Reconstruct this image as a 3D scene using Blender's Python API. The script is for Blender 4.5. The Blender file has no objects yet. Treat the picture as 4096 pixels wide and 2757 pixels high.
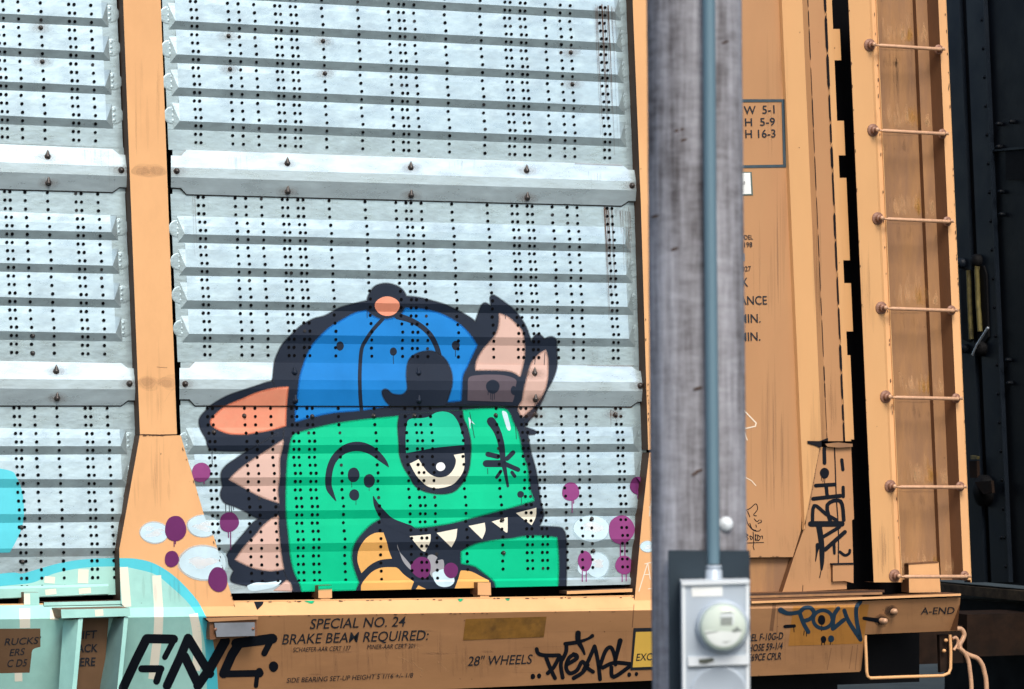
import bpy, bmesh, math, random
from mathutils import Vector, geometry
random.seed(7)
scene = bpy.context.scene
COL = scene.collection
# ------------------------------------------------------------------ camera
PSI = math.radians(23.39); F = 14062.0; CX = 2048.0; YH = 1626.0
CAM = Vector((0.0, -17.48, 2.4))
FW = Vector((math.sin(PSI), math.cos(PSI), 0)); RT = Vector((math.cos(PSI), -math.sin(PSI), 0)); UP = Vector((0, 0, 1))
cam_d = bpy.data.cameras.new('camera'); cam = bpy.data.objects.new('camera', cam_d); COL.objects.link(cam)
cam.location = CAM; cam.rotation_euler = (math.radians(90), 0, -PSI)
cam_d.sensor_width = 36; cam_d.lens = 36 * F / 4096; cam_d.shift_y = (YH - 2757 / 2) / 4096
cam_d.clip_end = 3000; cam_d.dof.use_dof = True; cam_d.dof.focus_distance = 19.0; cam_d.dof.aperture_fstop = 4.5
scene.camera = cam
# ------------------------------------------------------------------ light
SUN_EL, SUN_AZ = 47, 187
w = bpy.data.worlds.new('World'); scene.world = w; w.use_nodes = True
nt = w.node_tree; bg = nt.nodes['Background']; sky = nt.nodes.new('ShaderNodeTexSky')
sky.sky_type = 'NISHITA'; sky.sun_disc = False; sky.sun_elevation = math.radians(SUN_EL); sky.sun_rotation = math.radians(SUN_AZ)
sky.dust_density = 3.0; sky.air_density = 1.0
nt.links.new(sky.outputs[0], bg.inputs[0]); bg.inputs[1].default_value = 0.135
sd = bpy.data.lights.new('sun', 'SUN'); so = bpy.data.objects.new('sun', sd); COL.objects.link(so)
sd.energy = 1.9; sd.angle = math.radians(20); sd.color = (1.0, 0.95, 0.86)
az, el = math.radians(SUN_AZ), math.radians(SUN_EL)
sdir = Vector((math.sin(az) * math.cos(el), math.cos(az) * math.cos(el), math.sin(el)))
so.rotation_euler = sdir.to_track_quat('Z', 'Y').to_euler(); so.location = (-6, -12, 14)
scene.view_settings.view_transform = 'Standard'; scene.view_settings.look = 'None'
scene.view_settings.gamma = 1; scene.view_settings.exposure = 0.33

# ------------------------------------------------------------------ geometry helpers
def ray(px, py): return FW + RT * ((px - CX) / F) + UP * ((YH - py) / F)
def W(px, py, dep=0.0):                       # a point on the wagon side, dep metres proud of it
    r = ray(px, py); return CAM + r * ((-dep - CAM.y) / r.y)
def WD(px, py, dist): return CAM + ray(px, py) * dist
def WX(px, py, x):                            # a point on a wall across the track
    r = ray(px, py); return CAM + r * (x / r.x)
K = 2.2754
def t(ij, s):                                 # parse "u,v u,v*" ; returns [(px,py,corner)]
    i, j = int(ij[0]), int(ij[1]); out = []
    for q in s.split():
        c = q.endswith('*'); u, v = q.rstrip('*').split(',')
        out.append((1024 * i + float(u) / K, 689 * j + float(v) / K, c))
    return out
def tp(ij, u, v): return (1024 * int(ij[0]) + u / K, 689 * int(ij[1]) + v / K)
def smooth(P, n=5, closed=True):
    N = len(P); out = []
    rng = range(N) if closed else range(N - 1)
    for k in rng:
        p0, p1, p2, p3 = (P[(k - 1) % N], P[k], P[(k + 1) % N], P[(k + 2) % N]) if closed else (P[max(k - 1, 0)], P[k], P[k + 1], P[min(k + 2, N - 1)])
        if p1[2]: p0 = p1
        if p2[2]: p3 = p2
        for m in range(n):
            s = m / n; s2 = s * s; s3 = s2 * s
            out.append(tuple(0.5 * ((2 * p1[a]) + (-p0[a] + p2[a]) * s + (2 * p0[a] - 5 * p1[a] + 4 * p2[a] - p3[a]) * s2 + (-p0[a] + 3 * p1[a] - 3 * p2[a] + p3[a]) * s3) for a in range(2)))
            if p1[2] and p2[2]: break
    if not closed: out.append((P[-1][0], P[-1][1]))
    return out
def tess(poly):
    vs = [Vector((x, y, 0)) for x, y in poly]
    return [[poly[i] for i in tri] for tri in geometry.tessellate_polygon([vs])]
def area(p): return 0.5 * sum(p[i][0] * p[(i + 1) % len(p)][1] - p[(i + 1) % len(p)][0] * p[i][1] for i in range(len(p)))
def ccw(p): return p if area(p) > 0 else p[::-1]
def clip(sub, reg):
    out = sub
    n = len(reg)
    for i in range(n):
        ax, ay = reg[i]; bx, by = reg[(i + 1) % n]; inp = out; out = []
        if not inp: return out
        ex, ey = bx - ax, by - ay
        D = [ex * (p[1] - ay) - ey * (p[0] - ax) for p in inp]
        for k in range(len(inp)):
            d0, d1 = D[k - 1], D[k]; p0, p1 = inp[k - 1], inp[k]
            if (d0 >= 0) != (d1 >= 0):
                s = d0 / (d0 - d1); out.append((p0[0] + (p1[0] - p0[0]) * s, p0[1] + (p1[1] - p0[1]) * s))
            if d1 >= 0: out.append(p1)
    return out

class MB:
    def cut(s, name=None): s.cuts.append((len(s.f), name))
    def __init__(s): s.cuts = []; s.v = []; s.f = []; s.m = []; s.mats = []; s.smooth = []
    def mi(s, m):
        if m not in s.mats: s.mats.append(m)
        return s.mats.index(m)
    def face(s, pts, m, sm=False):
        b = len(s.v); s.v += [tuple(p) for p in pts]; s.f.append(tuple(range(b, b + len(pts)))); s.m.append(s.mi(m)); s.smooth.append(sm)
    def mesh(s, vs, fs, m, sm=False):
        b = len(s.v); s.v += [tuple(p) for p in vs]; k = s.mi(m)
        for f in fs: s.f.append(tuple(b + i for i in f)); s.m.append(k); s.smooth.append(sm)
    def pf(s, pts, m):                           # px polygon with depths
        s.face([W(*p) for p in pts], m)
    def slab(s, poly, d, back, m, side=None):    # px polygon at depth d, walls going back to depth 'back'
        side = side or m
        fr = [W(x, y, d) for x, y in poly]; bk = [Vector((p.x, -back, p.z)) for p in fr]; n = len(fr)
        for tri in geometry.tessellate_polygon([[Vector((x, y, 0)) for x, y in poly]]): s.face([fr[i] for i in tri], m)
        for i in range(n): j = (i + 1) % n; s.face([fr[i], fr[j], bk[j], bk[i]], side)
    def box(s, a, b, m):
        x0, y0, z0 = a; x1, y1, z1 = b
        vs = [(x, y, z) for x in (x0, x1) for y in (y0, y1) for z in (z0, z1)]
        s.mesh(vs, [(0, 1, 3, 2), (4, 6, 7, 5), (0, 4, 5, 1), (2, 3, 7, 6), (0, 2, 6, 4), (1, 5, 7, 3)], m)
    def obox(s, c, ax, ay, az, m, bev=0):        # oriented box: centre + three half axes
        c = Vector(c); vs = [c + ax * i + ay * j + az * k for i in (-1, 1) for j in (-1, 1) for k in (-1, 1)]
        s.mesh(vs, [(0, 1, 3, 2), (4, 6, 7, 5), (0, 4, 5, 1), (2, 3, 7, 6), (0, 2, 6, 4), (1, 5, 7, 3)], m)
    def tube(s, pts, r, m, n=10, cap=True):
        pts = [Vector(p) for p in pts]; rs = r if isinstance(r, list) else [r] * len(pts); vs = []; prev = None
        for i, p in enumerate(pts):
            d = (pts[min(i + 1, len(pts) - 1)] - pts[max(i - 1, 0)]).normalized()
            a = prev if prev is not None else (Vector((0, 0, 1)) if abs(d.z) < .9 else Vector((1, 0, 0)))
            u = (a - d * a.dot(d)).normalized(); v = d.cross(u); prev = u
            for k in range(n):
                an = 2 * math.pi * k / n; vs.append(p + (u * math.cos(an) + v * math.sin(an)) * rs[i])
        fs = [(i * n + k, i * n + (k + 1) % n, (i + 1) * n + (k + 1) % n, (i + 1) * n + k) for i in range(len(pts) - 1) for k in range(n)]
        s.mesh(vs, fs, m, True)
        if cap: s.mesh(vs[:n], [tuple(range(n))], m); s.mesh(vs[-n:], [tuple(range(n))], m)
    def lathe(s, c, ax, prof, m, n=20, sm=True):  # prof: [(dist along axis, radius)]
        c = Vector(c); ax = Vector(ax).normalized(); a = Vector((0, 0, 1)) if abs(ax.z) < .9 else Vector((1, 0, 0))
        u = (a - ax * a.dot(ax)).normalized(); v = ax.cross(u)
        vs = [c + ax * h + (u * math.cos(2 * math.pi * k / n) + v * math.sin(2 * math.pi * k / n)) * max(r, 1e-5) for h, r in prof for k in range(n)]
        fs = [(i * n + k, i * n + (k + 1) % n, (i + 1) * n + (k + 1) % n, (i + 1) * n + k) for i in range(len(prof) - 1) for k in range(n)]
        s.mesh(vs, fs, m, sm)
def build(name, mb, parent=None, label=None):
    if mb.cuts:
        cs = [(0, None)] if mb.cuts[0][0] > 0 else []
        cs += mb.cuts; last = None
        for (a_, nm_), b_ in zip(cs, [c[0] for c in cs[1:]] + [len(mb.f)]):
            if b_ <= a_: continue
            sub = MB(); idx = {}
            for f_, m_, sm__ in zip(mb.f[a_:b_], mb.m[a_:b_], mb.smooth[a_:b_]):
                sub.f.append(tuple(idx.setdefault(i, len(idx)) for i in f_)); sub.m.append(sub.mi(mb.mats[m_])); sub.smooth.append(sm__)
            sub.v = [mb.v[i] for i in sorted(idx, key=idx.get)]
            last = build(nm_ or name, sub, parent, label)
        return last
    me = bpy.data.meshes.new(name); off = Vector((0, 0, 0))
    root = parent
    while root is not None and root.parent is not None: root = root.parent
    if root is not None: off = root.location
    me.from_pydata([tuple(Vector(p) - off) for p in mb.v], [], mb.f)
    for m in mb.mats: me.materials.append(MAT[m])
    me.polygons.foreach_set('material_index', mb.m); me.polygons.foreach_set('use_smooth', mb.smooth)
    me.update(); o = bpy.data.objects.new(name, me); COL.objects.link(o)
    if parent: o.parent = parent
    if label: o['label'] = label
    return o
def tag(o, label=None, cat=None, group=None, kind=None):
    if label: o['label'] = label
    if cat: o['category'] = cat
    if group: o['group'] = group
    if kind: o['kind'] = kind
    return o
def thing(name, label, cat, loc, group=None):
    o = bpy.data.objects.new(name, None); COL.objects.link(o); o.location = loc; o.empty_display_size = .2
    bpy.context.view_layer.update(); return tag(o, label, cat, group)

# ------------------------------------------------------------------ materials
MAT = {}
def srgb(r, g, b, k=1.0):
    f = lambda c: (c / 12.92 if c <= .04045 else ((c + .055) / 1.055) ** 2.4)
    return tuple(min(1, f(x / 255) * k) for x in (r, g, b)) + (1,)
def mat(name, col, rough=.6, metal=0.0, var=.08, scale=6.0, stretch=(1, 1, 1), dark=None, dirt=0.0, bump=0.0, alpha=1.0, spec=.4, bscale=40, coat=0, lo=.45, hi=.72):
    m = bpy.data.materials.new(name); m.use_nodes = True; n = m.node_tree; L = n.links; N = n.nodes; p = N['Principled BSDF']
    p.inputs['Roughness'].default_value = rough; p.inputs['Metallic'].default_value = metal; p.inputs['Specular IOR Level'].default_value = spec
    p.inputs['Coat Weight'].default_value = coat
    tc = N.new('ShaderNodeTexCoord'); mp = N.new('ShaderNodeMapping'); mp.inputs['Scale'].default_value = stretch; L.new(tc.outputs['Object'], mp.inputs[0])
    nz = N.new('ShaderNodeTexNoise'); nz.inputs['Scale'].default_value = scale; nz.inputs['Detail'].default_value = 8; nz.inputs['Roughness'].default_value = .62; L.new(mp.outputs[0], nz.inputs['Vector'])
    cr = N.new('ShaderNodeMapRange'); cr.inputs[1].default_value = .3; cr.inputs[2].default_value = .7; cr.inputs[3].default_value = 1 - var; cr.inputs[4].default_value = 1 + var; L.new(nz.outputs[0], cr.inputs[0])
    mul = N.new('ShaderNodeMix'); mul.data_type = 'RGBA'; mul.blend_type = 'MULTIPLY'; mul.inputs[0].default_value = 1; mul.inputs[6].default_value = col; L.new(cr.outputs[0], mul.inputs[7])
    src = mul.outputs[2]
    if dark:
        n2 = N.new('ShaderNodeTexNoise'); n2.inputs['Scale'].default_value = scale * .6; n2.inputs['Detail'].default_value = 10; n2.inputs['Roughness'].default_value = .7; L.new(mp.outputs[0], n2.inputs['Vector'])
        r2 = N.new('ShaderNodeMapRange'); r2.inputs[1].default_value = lo; r2.inputs[2].default_value = hi; r2.inputs[3].default_value = 0; r2.inputs[4].default_value = dirt; L.new(n2.outputs[0], r2.inputs[0])
        mx = N.new('ShaderNodeMix'); mx.data_type = 'RGBA'; mx.inputs[7].default_value = dark; L.new(r2.outputs[0], mx.inputs[0]); L.new(src, mx.inputs[6]); src = mx.outputs[2]
    L.new(src, p.inputs['Base Color'])
    rr = N.new('ShaderNodeMapRange'); rr.inputs[1].default_value = .3; rr.inputs[2].default_value = .7; rr.inputs[3].default_value = max(.05, rough - .1); rr.inputs[4].default_value = min(1, rough + .1); L.new(nz.outputs[0], rr.inputs[0]); L.new(rr.outputs[0], p.inputs['Roughness'])
    if bump:
        n3 = N.new('ShaderNodeTexNoise'); n3.inputs['Scale'].default_value = bscale; n3.inputs['Detail'].default_value = 6; L.new(mp.outputs[0], n3.inputs['Vector'])
        b = N.new('ShaderNodeBump'); b.inputs['Strength'].default_value = bump; b.inputs['Distance'].default_value = .01; L.new(n3.outputs[0], b.inputs['Height']); L.new(b.outputs[0], p.inputs['Normal'])
    if alpha < 1: p.inputs['Alpha'].default_value = alpha
    MAT[name] = m; return m
GR = srgb(120, 105, 100)
mat('galvanised', (.535, .685, .73, 1), .33, .60, .11, 8, (1, 1, 2.0), (.32, .40, .44, 1), .6, .12, bscale=22)
mat('strap_metal', (.61, .75, .80, 1), .32, .55, .10, 6, (1, 1, 3), (.48, .57, .6, 1), .45, .08, bscale=16)
mat('hole_black', (.004, .004, .005, 1), .9, 0, 0, spec=.05)
mat('plugged', (.025, .024, .026, 1), .7, .2, .3, 30)
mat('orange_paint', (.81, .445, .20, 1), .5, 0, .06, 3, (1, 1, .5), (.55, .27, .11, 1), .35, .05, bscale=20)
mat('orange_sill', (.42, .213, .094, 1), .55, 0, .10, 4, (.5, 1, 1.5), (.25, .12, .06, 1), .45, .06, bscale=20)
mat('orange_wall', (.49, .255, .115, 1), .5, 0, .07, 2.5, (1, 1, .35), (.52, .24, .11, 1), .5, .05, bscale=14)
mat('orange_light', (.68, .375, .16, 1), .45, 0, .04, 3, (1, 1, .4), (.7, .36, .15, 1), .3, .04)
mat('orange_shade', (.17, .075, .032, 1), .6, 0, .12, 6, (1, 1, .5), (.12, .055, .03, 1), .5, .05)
mat('orange_worn', (.39, .205, .092, 1), .55, 0, .15, 7, (1.5, 1, .3), (.25, .14, .085, 1), .75, .1, bscale=30, lo=.38, hi=.62, spec=.14)
mat('post_side', (.07, .034, .018, 1), .7, 0, .2, 6, (1, 1, .4), (.02, .012, .01, 1), .6)  # post sides far darker than the fronts: shade put into the colour
mat('crack_black', (.012, .012, .016, 1), .8, 0, .1, spec=.14)
mat('bolt_metal', (.085, .075, .07, 1), .38, .6, .2, 60)
mat('bolt_orange', (.26, .13, .085, 1), .5, .1, .25, 60)
mat('rung_paint', (.62, .36, .21, 1), .4, .05, .12, 18, (3, 3, 1), (.35, .2, .15, 1), .5)
mat('g_dark', (.017, .025, .043, 1), .5, 0, .10, 5, spec=.14)
mat('g_black', (.007, .009, .014, 1), .45, 0, .12, 5, spec=.14)
mat('g_teal_dark', (.018, .042, .072, 1), .5, 0, .2, 5, spec=.14)
mat('g_blue', (.012, .205, .58, 1), .45, 0, .12, 3, spec=.14)
mat('g_green', (.002, .54, .265, 1), .42, 0, .10, 3, spec=.14)
mat('g_green2', (.012, .52, .31, 1), .42, 0, .08, 3, spec=.14)
mat('g_pink', (.64, .43, .36, 1), .5, 0, .06, 4)
mat('g_coral', (.78, .28, .17, 1), .5, 0, .10, 5, dark=(.75, .42, .26, 1), dirt=.6)
mat('g_yellow', (.78, .42, .12, 1), .5, 0, .08, 4)
mat('g_cream', (.80, .76, .62, 1), .5, 0, .04, 4)
mat('g_white', (.85, .9, .9, 1), .5, 0, .05, 6)
mat('g_taupe', (.105, .085, .105, 1), .5, 0, .15, 4, spec=.14)
mat('g_grey', (.32, .33, .36, 1), .5, 0, .2, 6)
mat('g_purple', (.26, .055, .20, 1), .5, 0, .12, 6, spec=.14)
mat('g_purple_dk', (.15, .028, .13, 1), .5, 0, .12, 6, spec=.14)
mat('g_sky', (.58, .76, .84, 1), .55, 0, .10, 9)
mat('g_sky_fuzz', (.58, .76, .84, 1), .6, 0, .1, 9, alpha=.38)
mat('g_purple_fuzz', (.26, .055, .20, 1), .6, 0, .1, 9, alpha=.4)
mat('g_dark_fuzz', (.022, .030, .048, 1), .5, 0, .1, 9, alpha=.30)
mat('g_green_fuzz', (.002, .54, .265, 1), .5, alpha=.3, spec=.1)
mat('g_blue_fuzz', (.008, .20, .66, 1), .5, alpha=.3, spec=.1)
mat('g_pink_fuzz', (.64, .43, .36, 1), .5, alpha=.3, spec=.1)
mat('g_coral_fuzz', (.86, .28, .16, 1), .5, alpha=.3, spec=.1)
mat('g_cyan', (.09, .60, .70, 1), .45, 0, .08, 4)
mat('g_aqua', (.40, .73, .66, 1), .45, 0, .10, 3, dark=(.22, .50, .46, 1), dirt=.6)
mat('primer_teal', (.20, .36, .35, 1), .55, 0, .15, 4, dark=(.12, .2, .2, 1), dirt=.6)
mat('g_stripe', (.88, .84, .70, 1), .5, 0, .05, 5)
mat('g_scratch', (.85, .72, .56, 1), .6)
mat('g_scratch_fuzz', (.95, .96, .96, 1), .5, alpha=.45)
mat('rust_stain', (.16, .08, .05, 1), .8, 0, .3, 30, alpha=.42)
mat('rust_faint', (.17, .10, .075, 1), .8, 0, .3, 30, alpha=.07)
mat('soot_stain', (.035, .028, .03, 1), .8, 0, .3, 20, alpha=.22)
mat('brown_patch', (.16, .088, .045, 1), .6, 0, .15, 5)
mat('soot_shade_faint', (.05, .035, .03, 1), .8, 0, .3, 20, alpha=.045)
mat('edge_chip', (.09, .045, .03, 1), .8, 0, .3, 30)
mat('placard_gold', (.27, .13, .025, 1), .5, 0, .25, 11, dark=(.07, .04, .018, 1), dirt=.9)
mat('placard_orange', (.40, .175, .035, 1), .5, 0, .12, 7)
mat('sign_yellow', (.80, .50, .09, 1), .5, 0, .05, 5)
mat('stencil_black', (.014, .018, .026, 1), .6, 0, .3, 40)
mat('box_line', (.045, .075, .095, 1), .6, 0, .25, 20)
mat('sticker_white', (.85, .87, .85, 1), .5)
mat('sticker_green', (.10, .14, .12, 1), .5)
mat('grey_tag', (.22, .24, .27, 1), .45, .3, .12, 9)
mat('navy_paint', (.0045, .0065, .010, 1), .42, 0, .25, 3, dark=(.010, .011, .014, 1), dirt=.8, bump=.12, bscale=10, spec=.12)
mat('navy_light', (.008, .013, .021, 1), .45, 0, .2, 4, dark=(.012, .016, .022, 1), dirt=.7, spec=.18)
mat('frame_black', (.006, .006, .007, 1), .7, 0, .2, spec=.14)
mat('rusty_dark', (.022, .012, .008, 1), .8, 0, .5, 8, dark=(.01, .008, .007, 1), dirt=.9, spec=.14)
mat('rust_plate', (.07, .055, .04, 1), .8, 0, .4, 12, dark=(.015, .012, .01, 1), dirt=.9, spec=.14)
mat('yellow_rod', (.17, .14, .045, 1), .55, 0, .3, 20, dark=(.02, .02, .02, 1), dirt=.9)
mat('silver_rod', (.75, .82, .9, 1), .25, .6, .05)
mat('meter_grey', (.46, .53, .60, 1), .38, .15, .05, 3)
mat('meter_light', (.72, .77, .80, 1), .4, 0, .04)
mat('meter_face', (.60, .68, .58, 1), .35, 0, .03)
mat('meter_dark', (.09, .10, .08, 1), .5)  # dark tone of the display, latch tab and dial marks
mat('conduit_grey', (.15, .25, .31, 1), .45, .3, .06, 4, (1, 1, .2))
mat('backboard', (.028, .042, .055, 1), .6, 0, .2, 4, spec=.14)
mat('gravel', (.035, .045, .047, 1), .95, 0, .35, 3, dark=(.05, .055, .05, 1), dirt=.6, bump=.6, bscale=15, spec=.14)
# weathered pole wood: long vertical grain with short cross checks
def wood():
    m = bpy.data.materials.new('weathered_wood'); m.use_nodes = True; n = m.node_tree; L = n.links; N = n.nodes; p = N['Principled BSDF']
    tc = N.new('ShaderNodeTexCoord')
    def nz(sc, st, det=8):
        mp = N.new('ShaderNodeMapping'); mp.inputs['Scale'].default_value = st; L.new(tc.outputs['Object'], mp.inputs[0])
        x = N.new('ShaderNodeTexNoise'); x.inputs['Scale'].default_value = sc; x.inputs['Detail'].default_value = det; x.inputs['Roughness'].default_value = .65; L.new(mp.outputs[0], x.inputs['Vector']); return x.outputs[0]
    a = nz(9, (3, 3, .14)); b = nz(9, (1.2, 1.2, 3.5)); c = nz(3, (3, 3, .5))
    r = N.new('ShaderNodeValToRGB'); r.color_ramp.elements[0].position = .50; r.color_ramp.elements[0].color = (.098, .09, .095, 1); r.color_ramp.elements[1].position = .80; r.color_ramp.elements[1].color = (.47, .475, .52, 1)
    ad = N.new('ShaderNodeMath'); ad.operation = 'MULTIPLY_ADD'; ad.inputs[1].default_value = .30; L.new(b, ad.inputs[0])
    ad2 = N.new('ShaderNodeMath'); ad2.operation = 'MULTIPLY_ADD'; ad2.inputs[1].default_value = .45; ad2.inputs[2].default_value = -.05; L.new(a, ad2.inputs[0]); L.new(ad2.outputs[0], ad.inputs[2])
    ad3 = N.new('ShaderNodeMath'); ad3.operation = 'MULTIPLY_ADD'; ad3.inputs[1].default_value = .62; L.new(c, ad3.inputs[0]); L.new(ad.outputs[0], ad3.inputs[2])
    L.new(ad3.outputs[0], r.inputs[0]); L.new(r.outputs[0], p.inputs['Base Color']); p.inputs['Roughness'].default_value = .85; p.inputs['Specular IOR Level'].default_value = .2
    bp = N.new('ShaderNodeBump'); bp.inputs['Strength'].default_value = .5; bp.inputs['Distance'].default_value = .01; L.new(ad3.outputs[0], bp.inputs['Height']); L.new(bp.outputs[0], p.inputs['Normal'])
    MAT['weathered_wood'] = m
wood()
def glass():
    m = bpy.data.materials.new('meter_glass'); m.use_nodes = True; p = m.node_tree.nodes['Principled BSDF']
    p.inputs['Base Color'].default_value = (.9, 1, .95, 1); p.inputs['Roughness'].default_value = .08; p.inputs['Alpha'].default_value = .22; p.inputs['Specular IOR Level'].default_value = .8
    MAT['meter_glass'] = m
glass()

# ------------------------------------------------------------------ ground
g = MB(); g.face([(-900, -300, 0), (900, -300, 0), (900, 1500, 0), (-900, 1500, 0)], 'gravel')
tag(build('ground', g), 'grey ballast ground under and behind the train', None, None, 'structure')

# ------------------------------------------------------------------ the wagon
root = thing('railroad_car', 'orange and silver car carrier wagon with perforated sides, dinosaur graffiti and end ladder', 'railroad car', (5.5, 0, 0))
REG = []                                        # (poly, plane, tag)
def region(pts, tagname):
    poly = ccw([(p[0], p[1]) for p in pts])
    (x0, y0, d0), (x1, y1, d1), (x2, y2, d2) = pts[0], pts[1], pts[2]
    det = (x1 - x0) * (y2 - y0) - (x2 - x0) * (y1 - y0)
    a = ((d1 - d0) * (y2 - y0) - (d2 - d0) * (y1 - y0)) / det; b = ((x1 - x0) * (d2 - d0) - (x2 - x0) * (d1 - d0)) / det
    xs = [p[0] for p in poly]; ys = [p[1] for p in poly]
    REG.append((poly, (a, b, d0 - a * x0 - b * y0), tagname, (min(xs), min(ys), max(xs), max(ys))))
def surf(mb, pts, m, tagname):
    mb.pf(pts, m); region(pts, tagname)
def over(mb, poly, m, off, tags=None):          # lay a px polygon onto every surface below it
    for tri in (tess(poly) if len(poly) > 3 else [poly]):
        tri = ccw(tri); xs = [p[0] for p in tri]; ys = [p[1] for p in tri]; bb = (min(xs), min(ys), max(xs), max(ys))
        for rp, (a, b, c), tg, rb in REG:
            if bb[0] > rb[2] or bb[2] < rb[0] or bb[1] > rb[3] or bb[3] < rb[1]: continue
            if tags and tg not in tags: continue
            q = clip(tri, rp)
            if len(q) >= 3 and abs(area(q)) > .05:
                mb.face([W(x, y, a * x + b * y + c + off) for x, y in q], m)
def depth_at(px, py, tags=None):
    best = 0.0; hit = False
    for rp, (a, b, c), tg, rb in REG:
        if tags and tg not in tags: continue
        if rb[0] <= px <= rb[2] and rb[1] <= py <= rb[3]:
            d = a * px + b * py + c
            if not hit or d > best: best = d; hit = True
    return best
def lin(x, x0, y0, x1, y1): return y0 + (y1 - y0) * (x - x0) / (x1 - x0)
RD = .0165
# row data: (top edge y at xa/xb), (bottom edge), dark band tops at xa / xb
BAYS = [
  dict(xa=705., xb=2480., px0=650., px1=2508., rows=[
    (((-60, 0)), (600, 659), [(-50, 48), (83.5, 173.6), (217.5, 298.9), (349.4, 425.4), (483.4, 554.6)]),
    ((777, 823), (1448, 1464), [(936, 976.9), (1067.8, 1099.9), (1201, 1227.4), (1335, 1354.8)]),
    ((1622, 1626), (2376, 2338), [(1783, 1775.7), (1912, 1901), (2047, 2031.5), (2181, 2157)])],
    cols=[792.4, 813.5, 940.5, 982.7, 1045.1, 1129, 1149.7, 1191, 1212.1, 1315.8, 1459.5, 1582.6, 1623, 1643.2, 1683.7, 1805.8, 1947.3, 2046.3, 2066.9, 2107.3, 2127, 2207, 2266.9, 2306.4, 2426, 2445.7]),
  dict(xa=40., xb=425., px0=-260., px1=468., rows=[
    ((-60, -50), (575, 590), [(-82, -64), (56, 75), (191, 210), (327.5, 345), (463.7, 481)]),
    ((757, 767), (1445, 1450), [(919.7, 928.5), (1053, 1062.5), (1189, 1198), (1325.4, 1333)]),
    ((1622, 1622), (2395, 2380), [(1785, 1785), (1916.5, 1918), (2057, 2056), (2194.5, 2192)])],
    cols=[-170, -120, -90, 19, 40.5, 100.6, 190.3, 303.7, 325.2, 391.6])]
def lean(y): return .0437 * (y - 783) if y > 783 else .040 * (y - 783)
panels = []
for bi, B in enumerate(BAYS):
    xa, xb = B['xa'], B['xb']
    for ri, (tp_, bt_, bands) in enumerate(B['rows']):
        mb = MB()
        Y = lambda x, pr: lin(x, xa, pr[0], xb, pr[1])
        def EX(y): return (B['px0'] + .043 * (y - 39) + (0 if bi == 0 else 0), B['px1'] + .0437 * (y - 39))   # panel side edges at y
        def ribend(y, out):                       # end of crest (out=0) or base (out=1)
            l, r = EX(y); k = 26 if bi == 0 else 0
            return (l + 50 - (29 if out else 0) if bi == 0 else l, r - 50 + (24 if out else 0) if bi == 0 else r - 62 + (26 if out else 0))
        def q4(ya, yb_, x0f, x1f, d0, d1, m='galvanised'):   # split along x so faces stay short
            n = 6; 
            for s in range(n):
                f0, f1 = s / n, (s + 1) / n
                P = []
                for f, pr, d in ((f0, ya, d0), (f1, ya, d0), (f1, yb_, d1), (f0, yb_, d1)):
                    y = None
                    xl0, xl1 = x0f, x1f
                    yy = Y((B['px0'] + B['px1']) / 2, pr)
                    L_, R_ = (xl0(Y(B['px0'], pr)), xl1(Y(B['px1'], pr)))
                    x = L_ + (R_ - L_) * f
                    P.append((x, Y(x, pr), d))
                surf(mb, P, m, 'panel')
        e0 = lambda y: EX(y)[0]; e1 = lambda y: EX(y)[1]
        c0 = lambda y: ribend(y, 0)[0]; c1 = lambda y: ribend(y, 0)[1]; b0 = lambda y: ribend(y, 1)[0]; b1 = lambda y: ribend(y, 1)[1]
        add = lambda pr, k: (pr[0] + k, pr[1] + k * .94)
        # margins
        prev = tp_
        pitch = 133.0
        h = 35.0
        for k, bd in enumerate(bands):
            top = bd; bot = add(bd, h); cr = add(bd, -h * .95); sl = add(bd, -h * 2.05)
            if k:
                q4(prev, sl, c0, c1, 0, RD * .36)            # gently outward valley face
                for cf_, bf_, ef_ in ((c0, b0, e0), (c1, b1, e1)):
                    if bi == 1 and cf_ is c0: continue
                    X_ = (B['px0'] + 60) if cf_ is c0 else B['px1']; y0_, y1_ = Y(X_, prev), Y(X_, sl)
                    surf(mb, [(ef_(y0_), y0_, 0), (cf_(y0_), y0_, 0), (cf_(y1_), y1_, 0), (ef_(y1_), y1_, 0)], 'galvanised', 'panel')
            else: q4(prev, sl, e0, e1, 0, RD * .1)
            q4(sl, cr, c0, c1, RD * (.36 if k else .1), RD * .70)
            q4(cr, top, c0, c1, RD * .70, RD)
            q4(top, bot, c0, c1, RD, 0)
            for side in (0, 1):
                if bi == 1 and side == 0: continue
                cf, bf, ef = ((c0, b0, e0), (c1, b1, e1))[side]
                X = (B['px0'] + 60, B['px1'])[side]
                ys = [Y(X, sl), Y(X, cr), Y(X, top), Y(X, bot)]
                pt = lambda f, i, d: (f(ys[i]), ys[i], d)
                surf(mb, [pt(bf, 0, 0), pt(cf, 1, RD * .7), pt(cf, 2, RD), pt(bf, 3, 0)], 'galvanised', 'panel')
                surf(mb, [pt(bf, 0, 0), pt(cf, 0, RD * .36), pt(cf, 1, RD * .7)], 'galvanised', 'panel')
                surf(mb, [pt(bf, 3, 0), pt(cf, 3, 0), pt(cf, 2, RD)], 'galvanised', 'panel')
                surf(mb, [pt(ef, 0, 0), pt(bf, 0, 0), pt(bf, 3, 0), pt(ef, 3, 0)], 'galvanised', 'panel')
            prev = bot
        q4(prev, bt_, e0, e1, 0, 0)
        panels.append((bi, ri, B, mb, tp_, bt_, bands))

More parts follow.
